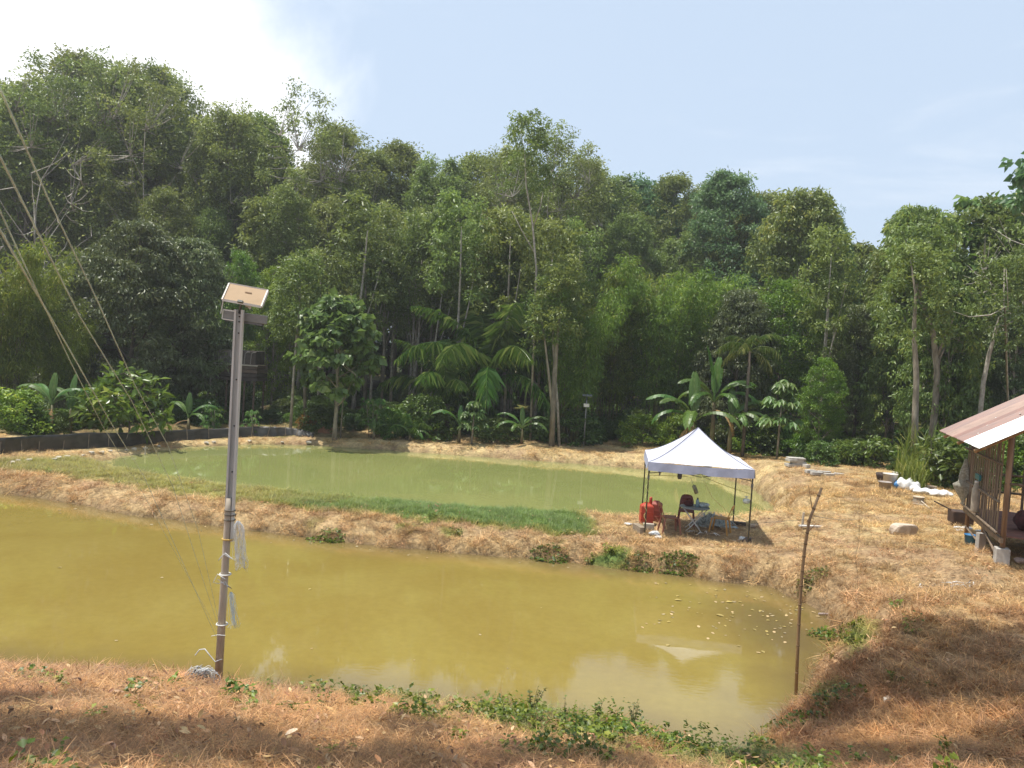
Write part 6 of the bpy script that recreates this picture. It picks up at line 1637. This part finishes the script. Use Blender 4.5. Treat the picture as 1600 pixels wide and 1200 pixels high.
    q = thing('dark_red_sack', 'dark red bundle on the shed floor behind the slats', 'bundle', W_(p1s + 1.1, .7, flz + .035)); bagm(q, mat('maroon_cloth', (.11, .03, .03), (.06, .02, .02), .9), .28, 9, False)
    q = MB().box((0, 0, .03), (.9, .35, .05)).build('white_plank', wht, None, loc=W_(p1s + .5, 1.2, flz + .035), rot=(0, 0, .4)); tag(q, 'pale plank lying on the shed floor', 'plank')
    # under and beside
    return o
def on_up(px, py, z):
    r_ = ray(px, py); return EYE + r_ * ((z - EYE.z) / r_.z)
shed()
def mower():
    g = G(1500, 822); o = thing('metal_barrow', 'dark rusty metal tray with a long handle lying left of the shed', 'wheelbarrow', g, -.15)
    rust = mat('dark_rust', (.045, .03, .025), (.08, .045, .03), .8, scale=6)
    MB().box((0, 0, .26), (.54, .40, .34), taper=1.04).build('tray', rust, o, bevel=.03)
    MB().tube([(-.24, 0, .42), (-.68, .1, .62)], .018, 6).build('handle', rust, o)
    for sx in (-.2, .2): MB().tube([(sx, 0, .1), (sx, 0, -.05)], .02, 6).build('leg', rust, o)
mower()
bucket(1515, 850, .13, .24, blue, 'blue bucket standing in the shade under the left end of the shed')
o = MB().bar((0, 0, 0), (.28, .1, .34), .02, .02).build('short_stick', wht, None, loc=G(1519, 852, .0)); tag(o, 'short pale stick leaning beside the blue bucket', 'stick')
for k, (px, py, s) in enumerate(((1497, 826, .07), (1508, 822, .12), (1511, 828, .09), (1530, 831, .06), (1499, 830, .06))):
    o = thing('plastic_litter', ('small pale scrap left of the white plastic heap beside the shed', 'largest crumpled white plastic in the shade beside the shed', 'white plastic just in front of the largest crumpled one beside the shed', 'small white plastic scrap under the shed floor', 'greenish white scrap on the shaded grass below the metal tray')[k], 'litter', G(px, py)); bagm(o, white_bag, s, 11 + k, False); o.scale = (1.4, 1, .7)
o = MB().bar((0, 0, .04), (.8, -.5, .04), .12, .05).build('loose_board', wood_old, None, loc=G(1522, 848)); tag(o, 'weathered board lying under the shed floor by the blue bucket', 'board')
o = rock(1594, 880, (.16, .14, .12), mat('pink_stone', (.5, .36, .3), (.4, .28, .22), .9), 'pinkish stone right of the concrete footing at the right edge', 21)

# ------------------------------------------------------------------ leaves floating on the near pond
fl_m = [mat('float_yellow', (.40, .30, .09), (.32, .24, .07), .5, rand=.3), mat('float_brown', (.50, .36, .18), (.36, .25, .12), .6, rand=.3), mat('float_pale', (.38, .30, .17), (.30, .23, .12), .5, rand=.25)]
def fleaf(m, i):
    mb = MB()
    mb.sheet(lambda u, v: Vector(((u - .5), (v - .5) * .34 * math.sin(PI * (.06 + .88 * u)) * 2 * (1), .012 + .05 * (abs(v - .5)) + .05 * math.sin(u * 4 + i))), 6, 2)
    return mb.mesh('floating_leaf', m, True)
flm = [fleaf(m, i) for i, m in enumerate(fl_m)]
rl = random.Random(12); cntl = 0
spots = [(1140, 941, .3), (1250, 950, .0), (1125, 962, -.5), (1060, 938, .2)]
def addleaf(x, y, s, rz, m):
    global cntl
    o = link('floating_leaf', flm[m], None, (x, y, .006), (0, 0, rz), s); tag(o, 'small dry leaf floating on the yellow water', 'floating leaf', 'leaves floating on the near pond'); cntl += 1
for px, py, a in spots:
    p = on_z(px, py, 0); addleaf(p.x, p.y, .16, a, 0)
while cntl < 150:
    if rl.random() < .72: px, py = rl.gauss(1170, 75), rl.gauss(955, 28)
    elif rl.random() < .6: px = rl.uniform(20, 1120); py = np.interp(px, [0, 250, 500, 700, 900, 1000, 1130], [772, 812, 842, 862, 881, 890, 908]) + abs(rl.gauss(4, 5)) + 2
    else: px, py = rl.uniform(60, 1250), rl.uniform(830, 1080)
    p = on_z(px, py, 0); s1_, _ = sds(np.array([p.x]), np.array([p.y]))
    if s1_[0] < -.12: addleaf(p.x, p.y, rl.uniform(.03, .085) * (1 + (p.y - 11) * .03), rl.random() * 6.28, rl.randint(0, 2))
# ------------------------------------------------------------------ single plants, big leaves and twigs of the foreground
big = deadleaf('large_dry_leaf', 5, .34, mat('tan_leaf', (.58, .38, .16), (.46, .28, .11), .6))
def dl(px, py, s, rz, label, seed=5, m=None):
    me = deadleaf('dry_leaf', seed, .3, m or mat('tan_leaf', (1, 1, 1))); g = G(px, py, .03); o = link('dry_leaf', me, None, g, (0, 0, rz), s); tag(o, label, 'leaf')
palel = mat('pale_dry_leaf', (.66, .52, .36), (.52, .38, .24), .6)
dl(514, 1118, .9, 0.3, 'large tan dry leaf lying in front of the foreground grass below the water', 5)
dl(455, 1152, .6, .8, 'pale dry leaf left below the large tan leaf', 6, palel); dl(60, 1045, .6, .2, 'yellowish dry leaf near the water at the left edge', 7, palel); dl(10, 1056, .5, 1.2, 'pale dry leaf cut by the left edge', 8, palel)
dl(28, 1127, .6, .5, 'tan dry leaf in the grass at the lower left', 9); dl(220, 1056, .5, 2.0, 'dry leaf at the water edge left of the pole', 10); dl(925, 1185, .5, .4, 'dry leaf at the bottom of the picture right of the middle', 11, palel); dl(1130, 1178, .6, 1.4, 'broad dry leaf at the bottom among the weeds', 12, palel); dl(800, 1130, .5, 2.4, 'brown dry leaf beside the green weeds at the bottom middle', 13)
def weed(px, py, h, n, label, seed, lean=.2, dens=9, leaf=.045):
    g = G(px, py); r_ = random.Random(seed); o = thing('tall_weed', label, 'weed', g)
    mb = MB(); P = []; D = []
    for k in range(n):
        a = r_.random() * 6.28; l = h * r_.uniform(.6, 1); le = lean * r_.uniform(.3, 1.4)
        pts = [Vector((math.cos(a) * le * l * u ** 1.5, math.sin(a) * le * l * u ** 1.5 * .5, l * u)) for u in (0, .25, .5, .75, 1)]; pts[0].z = -.03
        mb.tube(pts, [.004, .0035, .003, .0025, .0015], 4, False)
        for q in range(dens):
            u = r_.uniform(.25, 1) * 3.999; i = int(u); p = pts[i].lerp(pts[i + 1], u - i); P.append(tuple(p)); b2 = r_.random() * 6.28; D.append((math.cos(b2), math.sin(b2), r_.uniform(-.2, .6)))
    mb.build('stems', mat('weed_stem', (.16, .12, .05)), o)
    rn = np.random.default_rng(seed); Ls = leaf * rn.uniform(.5, 1.2, len(P))
    V, F, va = leaf_arrays(np.array(P), np.array(D), np.tile([0, 0, 1.], (len(P), 1)) + rn.normal(size=(len(P), 3)) * .4, Ls, Ls * .6, .15, rn.random(len(P)))
    link('leaves', npmesh('weed_leaves', V, F, leafmat('weed_single', (.06, .08, .02), (.13, .17, .045), (.30, .26, .10), transl=.3), False, {'var': ('FLOAT', va)}), o)
for a in [(392, 1077, .38, 5, 'wiry reddish weed at the water edge right of the pole', 1, .5, 7, .03), (425, 1074, .30, 4, 'low branching weed further right of the pole foot', 2, .8, 6, .03), (362, 1080, .30, 3, 'small weed leaning on the foot of the pole', 3, .2, 8, .04),
          (655, 1120, .42, 4, 'thin tall weed over the first clump of green leaves at the water edge', 4, .35, 10, .03), (700, 1120, .28, 3, 'thin weed stalk right of the first green clump', 5, .2, 8, .03), (745, 1124, .25, 3, 'short weed stalk on the second green clump', 6, .3, 8, .03),
          (830, 1126, .48, 7, 'tall leafy weed in the middle of the near water edge', 7, .3, 18, .05), (880, 1133, .36, 4, 'reddish leafy weed right of the tall middle one', 8, .3, 14, .045), (930, 1140, .46, 6, 'upright leafy weed with fine twigs standing before the sky reflection', 9, .2, 20, .04), (988, 1150, .48, 6, 'last tall leafy weed before the corner of the pond', 10, .2, 20, .04),
          (1060, 1168, .24, 5, 'low leafy weed near the corner of the pond', 11, .4, 14, .045), (235, 1072, .12, 6, 'small grassy weed at the left near edge', 12, .5, 5, .03)]: weed(*a)
# thick leafy clumps on the near edge
for k, (px, py, n, w) in enumerate([(650, 1128, 44, 0.35), (735, 1130, 57, 0.45), (820, 1138, 57, 0.45), (900, 1148, 68, 0.5), (980, 1160, 61, 0.5), (1060, 1180, 51, 0.45), (880, 1180, 44, 0.5), (1240, 1140, 30, 0.45), (1300, 1100, 26, 0.45), (1290, 1010, 22, 0.35), (570, 1112, 14, 0.25), (370, 1092, 16, 0.22), (1060, 883, 40, 0.5), (860, 868, 26, 0.5), (510, 842, 20, 0.5), (1000, 880, 22, 0.4), (1270, 905, 26, 0.35), (60, 1066, 16, 0.35), (210, 1082, 12, 0.3)]):
    g = G(px, py); r_ = random.Random(60 + k); me = None
    n_ = n * 9; rn = np.random.default_rng(80 + k); a_ = rn.random(n_) * 6.28; rr = w * np.sqrt(rn.random(n_)); x_, y_ = rr * np.cos(a_), rr * np.sin(a_) * .6
    zt = hgt(g.x + x_, g.y + y_) - g.z; zt = np.maximum(zt, -g.z); Pp = np.stack([x_, y_, zt + (rn.random(n_) ** .8) * (.28 if py > 1090 else (.2 if py > 950 else .12)) * (1 - (rr / w) ** 2 * .7)], 1)
    Ls = .062 * rn.uniform(.5, 1.3, n_) * (1 + max(0, g.y - 12) * .05); Dd = rn.normal(size=(n_, 3)); Dd[:, 2] *= .4; Nn = rn.normal(size=(n_, 3)) * .45; Nn[:, 2] += 1
    V, F, va = leaf_arrays(Pp, Dd, Nn, Ls, Ls * .8, .1, rn.random(n_))
    me = npmesh('creeper_leaves', V, F, leafmat('creeper', (.045, .075, .013), (.105, .15, .028), (.24, .255, .06), transl=.3), False, {'var': ('FLOAT', va)})
    o = link('creeper_patch', me, None, g)
    where = ['first green clump at the near edge right of the pole', 'second green clump at the near edge', 'clump under the tall middle weed', 'broad clump right of the tall middle weed', 'clump under the last tall weeds', 'clump at the corner of the pond', 'clump lower down among dead leaves', 'clump below the foot of the bamboo pole', 'dark clump right of the foot of the bamboo pole', 'yellowish clump on the right bank by the water', 'small clump left of the first big one', 'clump at the foot of the solar light pole', 'bright clump on the dike bank before the tent', 'clump on the dike bank below the grass strip', 'clump on the dike bank right of the solar light pole', 'clump on the dike bank left of the brightest one', 'dark clump where the dike meets the right bank', 'low clump near the left edge', 'low clump left of the solar light pole'][k]
    tag(o, 'green creeper, ' + where, 'creeper', kind='stuff')
rope('fallen_twig', 'thin fallen twig lying in the grass left of the large tan leaf', [G(405, 1112, .03), G(440, 1108, .05), (G(490, 1106, .04))], .006, oldpole, cat='twig')

# ------------------------------------------------------------------ hazy tropical air
hz = bpy.data.materials.new('humid_air'); hz.use_nodes = True; t = hz.node_tree; t.nodes.clear()
out = N(t, 'ShaderNodeOutputMaterial'); pv = N(t, 'ShaderNodeVolumePrincipled'); pv.inputs['Color'].default_value = (.97, .98, 1, 1); pv.inputs['Density'].default_value = .0008; pv.inputs['Anisotropy'].default_value = .3
t.links.new(pv.outputs[0], out.inputs['Volume'])
HZ = MB().box((0, 60, 14.5), (420, 420, 38)).build('haze', hz); tag(HZ, 'thin humid haze over the ponds and the forest', 'haze', kind='stuff')
HZ.visible_shadow = True
S.cycles.volume_bounces = 0
